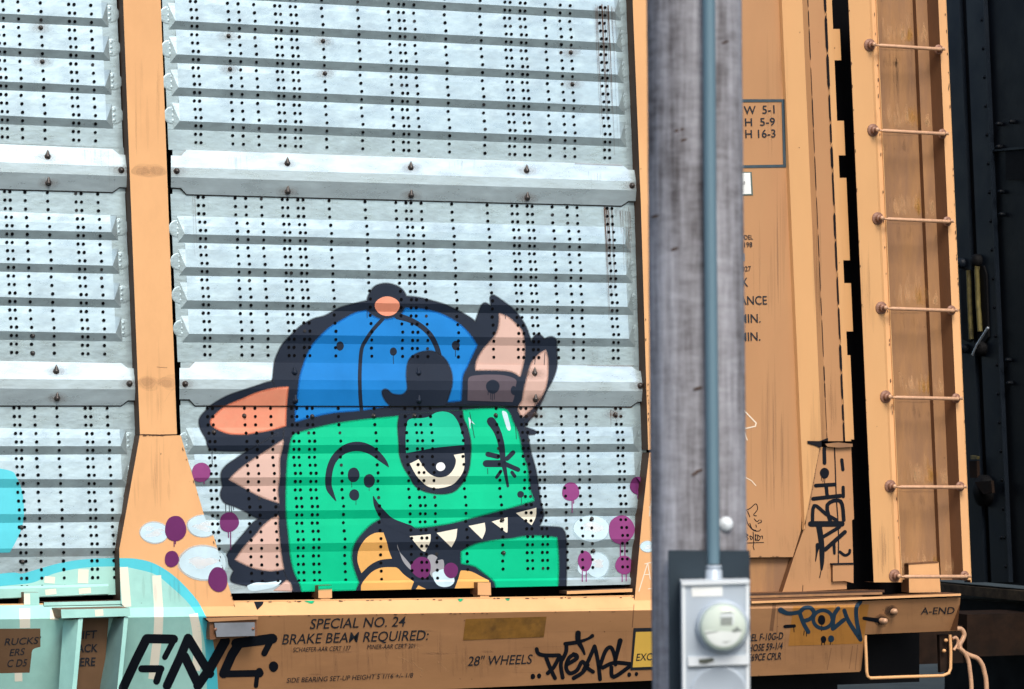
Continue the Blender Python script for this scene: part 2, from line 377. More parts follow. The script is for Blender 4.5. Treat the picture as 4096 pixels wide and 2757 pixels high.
# straps
straps = []
fillm = MB()
for xl_, xr_, fa_, fb_ in ((690, 2540, lambda x: lin(x, 747, 596, 2492, 655), lambda x: lin(x, 747, 781, 2487, 827)), (722, 2572, lambda x: lin(x, 782, 1444, 2516, 1460), lambda x: lin(x, 791, 1626, 2525, 1630)), (-260, 502, lambda x: lin(x, 40, 572, 425, 588), lambda x: lin(x, 40, 760, 440, 772)), (-260, 536, lambda x: lin(x, 40, 1441, 450, 1448), lambda x: lin(x, 40, 1626, 460, 1626))):
    n = 8; fillm.cut()
    for i in range(n):
        a = xl_ + (xr_ - xl_) * i / n; b = xl_ + (xr_ - xl_) * (i + 1) / n
        fillm.pf([(a, fa_(a), -.002), (b, fa_(b), -.002), (b, fb_(b), -.002), (a, fb_(a), -.002)], 'galvanised')
def strap(bi, y0, y1, xl, xr, leftcap, rightcap):
    mb = MB()
    # y0,y1: functions of x for top / bottom edges
    f1, f2 = .40, .62
    D = [.012, .034, .034, .012]
    tl, tr = (46, 46)
    def pt(x, f, d): return (x, y0(x) + (y1(x) - y0(x)) * f, d)
    segs = []
    xs = []
    if leftcap: xs += [(xl, .14, .86), (xl + 40, .14, .86), (xl + 62, 0, 1)]
    else: xs += [(xl, 0, 1)]
    n = 5; a = xs[-1][0]; b = xr - 62 if rightcap else xr
    for i in range(1, n + 1): xs.append((a + (b - a) * i / n, 0, 1))
    if rightcap: xs += [(xr - 34, .12, .88), (xr, .12, .88)]
    for (xa_, ta, ba), (xb_, tb, bb_) in zip(xs[:-1], xs[1:]):
        rows_a = [ta, f1, f2, ba]; rows_b = [tb, f1, f2, bb_]
        for k in range(3):
            da = [D[0] + (D[1] - D[0]) * (ta / f1), D[1], D[2], D[3] + (D[2] - D[3]) * ((1 - ba) / (1 - f2))]
            db = [D[0] + (D[1] - D[0]) * (tb / f1), D[1], D[2], D[3] + (D[2] - D[3]) * ((1 - bb_) / (1 - f2))]
            surf(mb, [pt(xa_, rows_a[k], da[k]), pt(xb_, rows_b[k], db[k]), pt(xb_, rows_b[k + 1], db[k + 1]), pt(xa_, rows_a[k + 1], da[k + 1])], 'strap_metal', 'strap')
        # return edges top and bottom
        mb.pf([pt(xa_, ta, da[0]), pt(xb_, tb, db[0]), pt(xb_, tb, 0), pt(xa_, ta, 0)], 'bolt_orange')
        mb.pf([pt(xa_, ba, da[3]), pt(xb_, bb_, db[3]), pt(xb_, bb_ + .035, 0), pt(xa_, ba + .035, 0)], 'bolt_metal')
    straps.append(mb); return mb
L2 = lambda x0, y0, x1, y1: (lambda x: lin(x, x0, y0, x1, y1))
s_a = strap(0, L2(747, 600, 2492, 659), L2(747, 777, 2487, 823), 684, 2548, True, True)
s_b = strap(0, L2(782, 1448, 2516, 1464), L2(791, 1622, 2525, 1626), 718, 2585, True, True)
s_c = strap(1, L2(40, 579, 425, 596), L2(40, 757, 440, 768), -260, 512, False, True)
s_d = strap(1, L2(40, 1445, 450, 1452), L2(40, 1622, 460, 1622), -260, 546, False, True)
# bottom lips of the lowest panels
def lip(xl, xr, yt, yb_):
    mb = MB(); n = 6
    for i in range(n):
        a = xl + (xr - xl) * i / n; b = xl + (xr - xl) * (i + 1) / n
        surf(mb, [(a, yt(a), .006), (b, yt(b), .006), (b, yt(b) + 9, .02), (a, yt(a) + 9, .02)], 'strap_metal', 'strap')
        surf(mb, [(a, yt(a) + 9, .02), (b, yt(b) + 9, .02), (b, yb_(b), .02), (a, yb_(a), .02)], 'strap_metal', 'strap')
        mb.pf([(a, yb_(a), .02), (b, yb_(b), .02), (b, yb_(b), -.02), (a, yb_(a), -.02)], 'bolt_metal')
    return mb
lips = [lip(800, 2535, L2(1024, 2330, 2530, 2308), L2(1023, 2372, 2536, 2338)), lip(-260, 434, L2(39, 2346, 434, 2336), L2(39, 2392, 434, 2376))]

# posts -------------------------------------------------------------
def post_front(mb, quad, d, m='orange_paint'):
    surf(mb, [(x, y, d) for x, y in quad], m, 'post')
PD = .085
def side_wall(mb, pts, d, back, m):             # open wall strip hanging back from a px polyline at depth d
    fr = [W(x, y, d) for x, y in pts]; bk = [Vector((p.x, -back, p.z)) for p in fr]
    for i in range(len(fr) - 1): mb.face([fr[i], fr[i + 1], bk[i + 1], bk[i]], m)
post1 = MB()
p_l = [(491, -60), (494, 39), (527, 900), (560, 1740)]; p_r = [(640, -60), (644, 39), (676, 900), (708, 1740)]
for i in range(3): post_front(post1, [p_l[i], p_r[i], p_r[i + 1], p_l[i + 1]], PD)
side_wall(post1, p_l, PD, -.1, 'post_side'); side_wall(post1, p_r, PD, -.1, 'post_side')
gus1 = MB()
G = [tp('02', 1272, 828), tp('02', 1645, 828), tp('02', 1862, 1568), tp('03', 1945, 180), tp('03', 2148, 850), tp('03', 1190, 880), tp('03', 1100, 790), tp('03', 1085, 300), tp('02', 1140, 1568)]
GD = PD + .006
post_front(gus1, [G[0], G[1], G[2], G[8]], GD); post_front(gus1, [G[8], G[2], G[3], G[7]], GD); post_front(gus1, [G[7], G[3], G[4], G[6]], GD); post_front(gus1, [G[6], G[4], G[5]], GD)
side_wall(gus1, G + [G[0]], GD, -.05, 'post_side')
post2 = MB()
q_l = [(2529, -60), (2532, 39), (2563, 800), (2593, 1800)]; q_r = [(2690, -60), (2692, 39), (2720, 800), (2752, 1800)]
for i in range(3): post_front(post2, [q_l[i], q_r[i], q_r[i + 1], q_l[i + 1]], PD)
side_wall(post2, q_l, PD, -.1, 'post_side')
gus2 = MB()
G2 = [tp('22', 1250, 985), (2780, 1811), (2985, 2404), tp('23', 1115, 775), tp('23', 1185, 0)]
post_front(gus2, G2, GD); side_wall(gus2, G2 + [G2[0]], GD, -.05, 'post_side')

# right wall ---------------------------------------------------------
LN = lambda x0: (lambda y: 3072 + x0 / K + .0437 * (y - 39))
wall = MB(); yW0, yW1 = -60, 2231
c1, c2, c3, c4, c5 = LN(120), LN(315), LN(365), LN(520), LN(585)
def strip(mb, fa, fb, da, db, y0, y1, m, tg='wall', n=4):
    for i in range(n):
        a = y0 + (y1 - y0) * i / n; b = y0 + (y1 - y0) * (i + 1) / n
        surf(mb, [(fa(a), a, da), (fb(a), a, db), (fb(b), b, db), (fa(b), b, da)], m, tg)
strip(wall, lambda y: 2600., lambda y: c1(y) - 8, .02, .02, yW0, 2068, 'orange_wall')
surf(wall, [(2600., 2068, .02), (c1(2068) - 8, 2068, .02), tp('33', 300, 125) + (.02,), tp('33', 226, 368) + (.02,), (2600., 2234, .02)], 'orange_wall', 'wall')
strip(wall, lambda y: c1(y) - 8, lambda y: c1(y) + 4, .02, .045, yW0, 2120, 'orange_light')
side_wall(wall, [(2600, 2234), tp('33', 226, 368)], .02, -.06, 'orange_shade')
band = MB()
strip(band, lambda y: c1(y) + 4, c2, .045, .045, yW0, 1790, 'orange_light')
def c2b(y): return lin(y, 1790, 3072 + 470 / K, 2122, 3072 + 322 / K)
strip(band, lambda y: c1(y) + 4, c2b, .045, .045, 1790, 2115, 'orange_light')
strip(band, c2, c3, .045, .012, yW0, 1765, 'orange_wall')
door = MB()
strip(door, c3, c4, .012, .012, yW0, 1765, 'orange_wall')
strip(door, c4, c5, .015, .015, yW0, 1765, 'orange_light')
def hinge(ya, yb_, wd=30):
    a, b = ya, yb_
    surf(door, [(c5(a), a, .016), (c5(a) + wd, a, .016), (c5(b) + wd, b, .016), (c5(b), b, .016)], 'orange_light', 'wall')
for ya, yb_ in ((tp('30', 0, 265)[1], tp('30', 0, 550)[1]), (tp('30', 0, 1100)[1], tp('30', 0, 1415)[1]), (tp('31', 0, 52)[1], tp('31', 0, 802)[1]), (tp('31', 0, 1010)[1], tp('31', 0, 1450)[1]), (tp('32', 0, 98)[1], tp('32', 0, 865)[1])):
    hinge(ya, yb_, 27 if ya < 1350 else 12)
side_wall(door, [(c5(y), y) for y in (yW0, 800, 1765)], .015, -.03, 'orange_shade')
gus3 = MB()
GP = [tp('32', 470, 935), tp('32', 757, 935), tp('33', 783, 20), tp('33', 764, 35), tp('33', 776, 430), tp('33', 718, 600), tp('33', 716, 660), tp('33', 130, 690), tp('33', 235, 370), tp('33', 322, 128)]
gus3.slab(GP, .028, -.05, 'orange_wall', 'orange_shade')
for P in ([GP[0], GP[1], GP[2], GP[9]], [GP[9], GP[2], GP[4], GP[8]], [GP[8], GP[4], GP[6], GP[7]]): region([p + (.028,) for p in P], 'gus3')
brk = MB(); BP = [tp('33', 590, 430), tp('33', 778, 425), tp('33', 778, 605), tp('33', 700, 585), tp('33', 590, 590)]
brk.slab(BP, .05, .02, 'orange_wall', 'orange_shade'); brk.slab([tp('33', 585, 425), tp('33', 782, 420), tp('33', 782, 436), tp('33', 585, 440)], .055, .02, 'crack_black')
lowall = MB()
surf(lowall, [(2600, 2236, -.02), (3072 + 240 / K, 2232, -.02), (3072 + 135 / K, 2372, -.02), (2600, 2385, -.02)], 'orange_worn', 'wall')

# ladder --------------------------------------------------------------
lad = MB(); yb = 2067 + 598 / K
C = {k: LN(v) for k, v in dict(c6=735, c7=925, c7b=945, c8=990, c9=1318, c10=1348, c11=1450, c12=1553, c13=1625).items()}
FD = .11
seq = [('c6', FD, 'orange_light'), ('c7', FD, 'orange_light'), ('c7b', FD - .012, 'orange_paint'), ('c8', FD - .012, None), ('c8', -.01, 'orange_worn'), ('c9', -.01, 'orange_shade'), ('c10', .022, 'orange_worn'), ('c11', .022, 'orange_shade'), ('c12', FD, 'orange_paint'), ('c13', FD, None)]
for (ka, da, m), (kb, db, _) in zip(seq[:-1], seq[1:]):
    ye = yb if ka in ('c6', 'c7', 'c7b') else yb - 10
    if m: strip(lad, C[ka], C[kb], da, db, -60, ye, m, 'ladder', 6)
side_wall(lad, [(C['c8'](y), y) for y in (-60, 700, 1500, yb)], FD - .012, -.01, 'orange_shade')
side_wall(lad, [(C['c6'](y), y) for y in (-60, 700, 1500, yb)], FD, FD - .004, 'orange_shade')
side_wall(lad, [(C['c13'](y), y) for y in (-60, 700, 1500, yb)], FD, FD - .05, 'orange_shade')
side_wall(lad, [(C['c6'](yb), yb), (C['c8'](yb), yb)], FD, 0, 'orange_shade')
lad.tube([W(C['c8'](y), y, FD - .008) for y in (-60, 700, 1500, yb)], .0035, 'orange_light', 6)
lad.tube([W(C['c13'](y) - 2, y, FD - .002) for y in (-60, 700, 1500, yb)], .004, 'orange_light', 6)
ladder = build('ladder_panel', lad, root)
foot = MB(); foot.slab([tp('33', 1280, 432), tp('33', 1553, 418), tp('33', 1572, 688), tp('33', 1285, 692)], .0 + .04, -.05, 'orange_paint', 'orange_shade')
foot.slab([tp('33', 1278, 425), tp('33', 1550, 408), tp('33', 1551, 418), tp('33', 1278, 436)], .044, 0, 'orange_shade')
build('ladder_foot', foot, ladder)
RUNG = [(('30', 985, 412), ('30', 1612, 452)), (('30', 1015, 1188), ('30', 1645, 1222)), (('31', 1058, 425), ('31', 1690, 452)), (('31', 1090, 1240), ('31', 1728, 1262)), (('32', 1130, 482), ('32', 1770, 496)), (('32', 1172, 1298), ('32', 1808, 1300)), (('33', 1212, 546), ('33', 1848, 546))]
for a, b in RUNG:
    A = W(*tp(*a), FD + .045); Bq = W(*tp(*b), FD + .045); r = MB()
    r.tube([A + (Bq - A) * f for f in (0, .04, .06, .5, .94, .96, 1)], [.006, .006, .0105, .0105, .0105, .006, .006], 'rung_paint', 10)
    ax = Vector((-.15, -1, 0)).normalized()
    for P, back in ((A, 1), (Bq, 1)):
        c = Vector((P.x, -FD, P.z)); k = 1.0 if P is A else .78
        # oblique view: seat the flange under the rung end as seen
        r.lathe(c + Vector((-.018, 0, .004)), (0, -1, 0), [(0, .036 * k), (.006, .036 * k), (.010, .026 * k), (.012, .022 * k), (.03, .020 * k), (.034, .012 * k), (.052, .012 * k), (.055, 0)], 'bolt_orange', 14, False)
        r.lathe(c + Vector((-.018, -.056, .004)), (0, -1, 0), [(0, .0125 * k), (.004, .011 * k), (.006, 0)], 'rung_paint', 10)
    build('rung', r, ladder)

# sill ------------------------------------------------------------------
sill = MB()
def ytop(x): return lin(x, 1046, 2405, 2536, 2384)
def ych(x): return ytop(x) + 58
def SD(y, x): return .135 - .42 / 738 * (y - ych(x))     # inward slope of the sill web
def ybt(x): return 2703 - .042 * (x - 3072)
xs = [-260, 0, 260, 520, 800, 1046, 1400, 1800, 2200, 2540, 2800, 3072, 3250, 3437]
for a, b in zip(xs[:-1], xs[1:]):
    ta, tb = ytop(a), ytop(b)
    if a >= 2800: ta, tb = ytop(a) + 34, ytop(b) + 34
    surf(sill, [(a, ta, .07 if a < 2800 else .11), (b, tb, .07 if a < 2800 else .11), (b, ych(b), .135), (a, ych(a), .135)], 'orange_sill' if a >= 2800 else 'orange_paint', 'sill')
    surf(sill, [(a, ych(a), .135), (b, ych(b), .135), (b, max(ybt(b), 2500), SD(ybt(b), b)), (a, ybt(a), SD(ybt(a), a))], 'orange_sill', 'sill')  # web darker than the chamfer above: its shade is put into the colour
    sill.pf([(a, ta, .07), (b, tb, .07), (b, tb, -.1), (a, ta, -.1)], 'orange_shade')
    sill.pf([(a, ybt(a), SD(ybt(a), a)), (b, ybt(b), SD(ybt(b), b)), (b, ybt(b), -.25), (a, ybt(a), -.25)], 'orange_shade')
# rounded top edge highlight
sill.tube([W(x, ytop(x) + 1, .068) for x in xs if x < 2600], .006, 'orange_light', 8)
E = [(3437, ych(3437) - 24, .12), tp('33', 1752, 735) + (.12,), tp('33', 1722, 1038) + (.02,), (3437, tp('33', 0, 1075)[1], .02)]
surf(sill, E, 'orange_sill', 'sill')
side_wall(sill, [tp('33', 1752, 735), tp('33', 1722, 1038)], .10, -.05, 'orange_shade')
surf(sill, [(3437, tp('33', 0, 1073)[1], .02), tp('33', 884, 1073) + (.02,), tp('33', 846, 1400) + (-.05,), (3437, ybt(3437), -.05)], 'orange_sill', 'sill')
# top flange lines on the right
fl = MB()
for (u0, v0, u1, v1, m, dd) in ((0, 700, 1060, 668, 'post_side', .10), (0, 722, 1040, 688, 'orange_worn', .115), (0, 748, 860, 722, 'orange_shade', .125), (0, 764, 1755, 700, 'orange_paint', .145)):
    a = tp('33', u0 - 420 if v0 != 764 else u0 - 150, v0 + 6); b = tp('33', u1, v1)
    fl.slab([a, b, (b[0], b[1] + 9), (a[0], a[1] + 9)], dd, -.02, m, 'orange_shade')
build('top_flange', fl, root)
# ledges above the sill
for nm, pts in (('ledge', [tp('23', 500, 678), tp('23', 1095, 655), tp('23', 1095, 685), tp('23', 500, 705)]), ('ledge', [tp('03', 400, 780), tp('03', 1098, 765), tp('03', 1098, 797), tp('03', 400, 812)])):
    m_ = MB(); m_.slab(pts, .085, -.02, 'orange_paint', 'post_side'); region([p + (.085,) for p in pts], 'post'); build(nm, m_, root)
for nm, pts in (('hold_down_clip', [tp('13', 568, 628), tp('13', 690, 622), tp('13', 692, 740), tp('13', 568, 742)]), ('hold_down_clip', [tp('13', 2018, 600), tp('13', 2135, 600), tp('13', 2140, 715), tp('13', 2018, 712)]), ('hold_down_clip', [tp('03', 218, 690), tp('03', 355, 690), tp('03', 358, 805), tp('03', 218, 808)])):
    m_ = MB(); m_.slab(pts, .075, -.03, 'orange_paint', 'orange_shade'); region([p + (.075,) for p in pts], 'post')
    x0, y0 = pts[0]; x1, y1 = pts[2]
    m_.slab([(x0 + 10, y1), (x1 - 8, y1), (x1 - 8, y1 + 9), (x0 + 10, y1 + 9)], .07, -.03, 'orange_paint')
    build(nm, m_, root)
# step frame, pins, cut lever, at the A end
st = MB()
pathp = [(884, 1080), (892, 1250), (898, 1410), (905, 1450), (930, 1470), (1250, 1458), (1590, 1448), (1645, 1425), (1662, 1380), (1664, 1240), (1658, 1075)]
st.tube([W(*tp('33', u, v), .01) for u, v in pathp], .0095, 'orange_paint', 8)
st.slab([tp('33', 1560, 1075), tp('33', 1640, 1072), tp('33', 1650, 1400), tp('33', 1570, 1420)], -.02, -.05, 'rusty_dark')
for u, v in ((1615, 1125), (1598, 1220)): st.lathe(W(*tp('33', u, v), .0), (0, -1, 0), [(0, .010), (.012, .010), (.015, 0)], 'orange_paint', 10)
build('corner_step', st, root)
cl = MB()
def pxtube(mb, ij, s, dep, r, m, n=10):
    P = t(ij, s); sm = smooth([(a, b, False) for a, b, c in P], 6, False); mb.tube([W(x, y, dep) for x, y in sm], r, m, n)
pxtube(cl, '33', '1715,1020 1760,1025 1785,1070 1770,1120 1745,1170 1765,1220 1830,1260 1905,1290 1950,1350 1970,1420 1985,1500 1990,1640', .03, .014, 'rung_paint')
pxtube(cl, '33', '1735,1190 1790,1240 1825,1320 1840,1420 1850,1520 1852,1640', .06, .0125, 'rung_paint')
pxtube(cl, '33', '1680,1110 1710,1100 1728,1130 1722,1170 1690,1215', .02, .009, 'rung_paint')
build('uncoupling_lever', cl, root)
for u, v in ((1120, 858), (1030, 946)):
    pn = MB(); pn.lathe(W(*tp('33', u, v), .07), (0, -1, 0), [(0, .0155), (.05, .0155), (.054, 0)], 'rung_paint', 12); build('pin', pn, root)
for cxx, cyy in (): pass
# side box on the sill (grey plate in a frame)
gb = MB()
gb.slab([tp('03', 1905, 945), tp('13', 4, 930), tp('13', 14, 1085), tp('03', 1912, 1120)], .16, .1, 'orange_shade')
gb.slab([tp('03', 1870, 925), tp('13', 20, 905), tp('13', 18, 935), tp('03', 1905, 958)], .175, .1, 'orange_sill', 'crack_black')
build('card_holder', gb, root)
gp = MB(); gp.slab([tp('03', 1950, 968), tp('03', 2318, 962), tp('03', 2320, 1085), tp('03', 1972, 1095)], .178, .15, 'grey_tag', 'bolt_metal')
for u, v in ((1960, 1025), (2302, 1020)): gp.lathe(W(*tp('03', u, v), .178), (0, -1, 0), [(0, .008), (.004, .008), (.005, 0)], 'bolt_orange', 10)
build('grey_plate', gp, root)
# jacking pocket at the left
jk = MB()
A_ = [tp('03', 757, 925), tp('03', 1122, 915), tp('03', 1085, 1640), tp('03', 690, 1640)]
jk.slab([tp('03', 555, 845), tp('03', 1183, 832), tp('03', 1185, 905), tp('03', 560, 925)], .26, .06, 'orange_sill', 'orange_shade'); region([tp('03', 555, 845) + (.26,), tp('03', 1183, 832) + (.26,), tp('03', 1185, 905) + (.26,), tp('03', 560, 925) + (.26,)], 'jack')
jk.slab([tp('03', 715, 930), tp('03', 755, 925), tp('03', 690, 1640), tp('03', 650, 1640)], .25, .06, 'orange_sill', 'orange_shade'); region([p + (.25,) for p in (tp('03', 715, 930), tp('03', 755, 925), tp('03', 690, 1640), tp('03', 650, 1640))], 'jack')
jk.slab([tp('03', 1130, 915), tp('03', 1168, 912), tp('03', 1095, 1640), tp('03', 1058, 1640)], .25, .06, 'orange_sill', 'orange_shade'); region([p + (.25,) for p in (tp('03', 1130, 915), tp('03', 1168, 912), tp('03', 1095, 1640), tp('03', 1058, 1640))], 'jack')
fb = [tp('03', 575, 940) + (.12,), tp('03', 715, 935) + (.25,), tp('03', 650, 1640) + (.25,), tp('03', 530, 1640) + (.12,)]
jk.pf(fb, 'primer_teal'); region(fb, 'jack')
rf = [tp('03', 990, 925) + (.09,), tp('03', 1130, 918) + (.25,), tp('03', 1060, 1640) + (.25,), tp('03', 900, 1640) + (.06,)]
jk.pf(rf, 'primer_teal')
bk = [tp('03', 757, 925) + (.138,), tp('03', 990, 922) + (.138,), tp('03', 930, 1640) + (.05,), tp('03', 690, 1640) + (.05,)]
surf(jk, bk, 'brown_patch', 'jackback')
build('jacking_pocket', jk, root)
# black box behind everything, stands in for the shaded interior in the gaps
sh = MB(); xL = W(-500, 0).x; xR = W(3740, 0).x
sh.box((xL, .14, 1.18), (xR, 2.9, 5.2), 'hole_black')
build('dark_interior', sh, root)
uf = MB(); uf.box((xL, .30, .72), (W(3452, 0).x, 2.6, 1.2), 'frame_black'); uf.box((W(3452, 0).x, .32, .80), (W(3790, 0).x, 2.6, 1.2), 'frame_black')
uf.box((W(3560, 0).x, .9, .5), (W(3600, 0).x, 1.0, 1.0), 'frame_black')
build('underframe', uf, root)

for bi, ri, B, mb, tp_, bt_, bands in panels:
    # perforations
    xa, xb = B['xa'], B['xb']
    mid = (xa + xb) / 2
    def ydata(x): return [lin(x, xa, a, xb, b) for a, b in bands], lin(x, xa, tp_[0], xb, tp_[1]), lin(x, xa, bt_[0], xb, bt_[1])
    for cx in B['cols']:
        base = cx
        bs, yt_, yb_ = ydata(cx); ys = []
        q = 33.3 * (1 - (cx - 700) * 3.1e-5)
        for k, y0 in enumerate(bs):
            nx = bs[k + 1] if k + 1 < len(bs) else y0 + 4 * q
            stp = (nx - y0) / 4
            if k == 0:
                m_ = 1
                while y0 + (.5 - m_) * q > yt_ + 1: ys.append((y0 + (.5 - m_) * q, {1: .9, 2: .5}.get(m_, 0))); m_ += 1
            if k + 1 < len(bs):
                for i, d in enumerate((.5, .11, .5, .9)): ys.append((y0 + (i + .5) * stp, d))
            else:
                i = 0
                lim = yb_ - 3 if ri < 2 else yb_ - 42
                while y0 + (i + .5) * q < lim: ys.append((y0 + (i + .5) * q, .5 if i == 0 else 0)); i += 1
        for y, d in ys:
            if y < -20: continue
            x = cx + lean(y) + 5.2 * d * (1 + (cx - 1500) / 6000)
            if B is BAYS[1] and x > EX(y)[1] + 400: continue
            rr = 6.5 * (1 - (cx - 1500) * 4e-5) * random.uniform(.92, 1.05)
            poly = [(x + rr * math.cos(a * math.pi / 4 + .3), y + rr * 1.03 * math.sin(a * math.pi / 4 + .3)) for a in range(8)]
            hm = 'plugged' if random.random() < .035 else 'hole_black'
            # one disc per hole, fan clipped to its face(s)
            xs_ = (x - rr, y - rr, x + rr, y + rr)
            for rp, (a, b, c), tg, rb in REG:
                if tg != 'panel' or xs_[0] > rb[2] or xs_[2] < rb[0] or xs_[1] > rb[3] or xs_[3] < rb[1]: continue
                qq = clip(poly, rp)
                if len(qq) >= 3: mb.face([W(px, py, a * px + b * py + c + .0042) for px, py in qq], hm)
    o = build('perforated_panel', mb, root)
    # rivets and dimples
    if bi == 0 or bi == 1:
        dm = MB()
        for a, b in bands:
            for side in (0, 1):
                if bi == 1 and side == 0: continue
                X = (B['px0'] + 22, B['px1'] - 20)[side]
                y = lin(X, xa, a, xb, b) - 20
                if y < -40: continue
                x = X + .0437 * (y - 39) + (-2 if side == 0 else (-6 if bi == 0 else -6))
                dm.cut(); R = .046; c = W(x, y, .0)
                dm.lathe(c, (0, -1, 0), [(.0003, R), (.0012, R * .93), (.0016, R * .8), (.0016, 0)], 'galvanised', 24, False)
                for dz in (-.027, 0, .027): dm.lathe(c + Vector((.006 * (-1 if side else 1), 0, dz)), (0, -1, 0), [(.0012, .010), (.0024, .007), (.0026, 0)], 'bolt_metal' if False else 'galvanised', 10)
        if dm.v: build('edge_dimple', dm, o)
    pobj = o
for mb in lips: build('bottom_lip', mb, root)
build('panel_joint', fillm, root)
strap_o = [build('splice_strap', mb, root) for mb in straps]
build('side_post', post1, root); build('post_gusset', gus1, root); build('side_post', post2, root); build('post_gusset', gus2, root)
build('end_wall', wall, root); build('corner_post', band, root); build('end_door', door, root); build('post_gusset', gus3, root); build('latch_bracket', brk, root); build('lower_wall', lowall, root)
build('side_sill', sill, root)

# bolts ------------------------------------------------------------------
def bolt(ij, u, v, parent, tear=True, r=.0165, tags=('strap',), halo=True, bm='bolt_metal'):
    x, y = tp(ij, u, v); d = depth_at(x, y, tags); b = MB(); c = W(x, y, d)
    b.lathe(c, (0, -1, 0), [(0, r), (.003, r), (.0035, r * .8), (.010, r * .72), (.016, r * .45), (.018, 0)], bm, 12)
    if tear: b.tube([c + Vector((0, -.004, 0)), c + Vector((.0, -.006, r * 1.3)), c + Vector((0, -.004, r * 2.1))], [r * .75, r * .45, r * .08], bm, 8)
    if halo:
        for k, rr in enumerate((17, 24, 31, 40)):
            P = [(x + rr * (1.25 if k else 1) * math.cos(a * math.pi / 8) * random.uniform(.85, 1.1), y + rr * .62 * math.sin(a * math.pi / 8) * random.uniform(.85, 1.1)) for a in range(16)]
            over(b, P, 'rust_faint', .0045 + .0003 * k, tags)
    build('bolt' if tear else 'rivet', b, parent)
sA, sB, sC, sD = strap_o
for ij, u, v in (('10', 285, 1488), ('10', 1408, 1527), ('11', 288, 178), ('11', 1411, 210), ('20', 132, 1555), ('21', 138, 232)): bolt(ij, u, v, sA)
for ij, u, v in (('12', 350, 255), ('12', 357, 510), ('12', 1478, 260), ('12', 1482, 510), ('22', 205, 265), ('22', 212, 498)): bolt(ij, u, v, sB, bm='g_dark' if ij == '12' else 'bolt_metal', halo=ij != '12')
bolt('00', 1608, 1558, sA, False); bolt('21', 1092, 122, sA, False); bolt('02', 1685, 360, sB, False); bolt('22', 1165, 375, sB, False)
for ij, u, v in (('00', 433, 1425), ('01', 440, 98)): bolt(ij, u, v, sC)
for ij, u, v in (('02', 511, 245), ('02', 519, 490)): bolt(ij, u, v, sD)
bolt('00', 1103, 1550, sC, False); bolt('02', 1178, 357, sD, False)
for ij, u, v in (('00', 370, 253), ('00', 385, 563), ('00', 2080, 330), ('00', 2093, 632), ('10', 610, 375), ('10', 627, 670), ('20', 534, 478), ('20', 549, 768), ('01', 297, 1490), ('02', 298, 80), ('03', 195, 98), ('03', 205, 412), ('12', 510, 655), ('12', 1070, 650), ('12', 1440, 650), ('12', 2180, 645), ('22', 215, 640), ('22', 935, 638), ('02', 2222, 650), ('02', 1945, 800), ('13', 2252, 330), ('13', 2240, 28), ('23', 740, 312), ('23', 725, 20)):
    bolt(ij, u, v, root, False, .0125, ('panel',), halo=ij[1] == '0' or ij == '22')

# ------------------------------------------------------------------ paint
LAY = .00022
ucount = [0]
def fill(mb, P, m, layer, n=5, tags=None):
    Q = smooth(P, n); over(mb, Q, m, .0007 + LAY * layer, tags)
    fz = {'g_dark': 'g_dark_fuzz', 'g_green': 'g_green_fuzz', 'g_blue': 'g_blue_fuzz', 'g_pink': 'g_pink_fuzz', 'g_coral': 'g_coral_fuzz'}.get(m)
    if fz:
        for wd_, dz in ((9.0, .00006), (4.5, .00010)):
            N = len(Q); nrm = []
            for i in range(N):
                dx, dy = Q[(i + 1) % N][0] - Q[i - 1][0], Q[(i + 1) % N][1] - Q[i - 1][1]; L_ = math.hypot(dx, dy) or 1; nrm.append((-dy / L_ * wd_ / 2, dx / L_ * wd_ / 2))
            for i in range(N):
                j = (i + 1) % N; (x0, y0), (x1, y1) = Q[i], Q[j]
                if math.hypot(x1 - x0, y1 - y0) < .3 or nrm[i][0] * nrm[j][0] + nrm[i][1] * nrm[j][1] < 0: continue
                over(mb, [(x0 + nrm[i][0], y0 + nrm[i][1]), (x1 + nrm[j][0], y1 + nrm[j][1]), (x1 - nrm[j][0], y1 - nrm[j][1]), (x0 - nrm[i][0], y0 - nrm[i][1])], fz, .0007 + LAY * layer + dz, tags)
def ell(mb, ij, u, v, ru, rv, m, layer, tags=None, wob=.03, n=26):
    x, y = tp(ij, u, v); ph = random.uniform(0, 6)
    P = [(x + ru / K * math.cos(2 * math.pi * a / n) * (1 + wob * math.sin(3 * 2 * math.pi * a / n + ph)), y + rv / K * math.sin(2 * math.pi * a / n) * (1 + wob * math.cos(2 * 2 * math.pi * a / n + ph))) for a in range(n)]
    over(mb, P, m, .0007 + LAY * layer, tags)
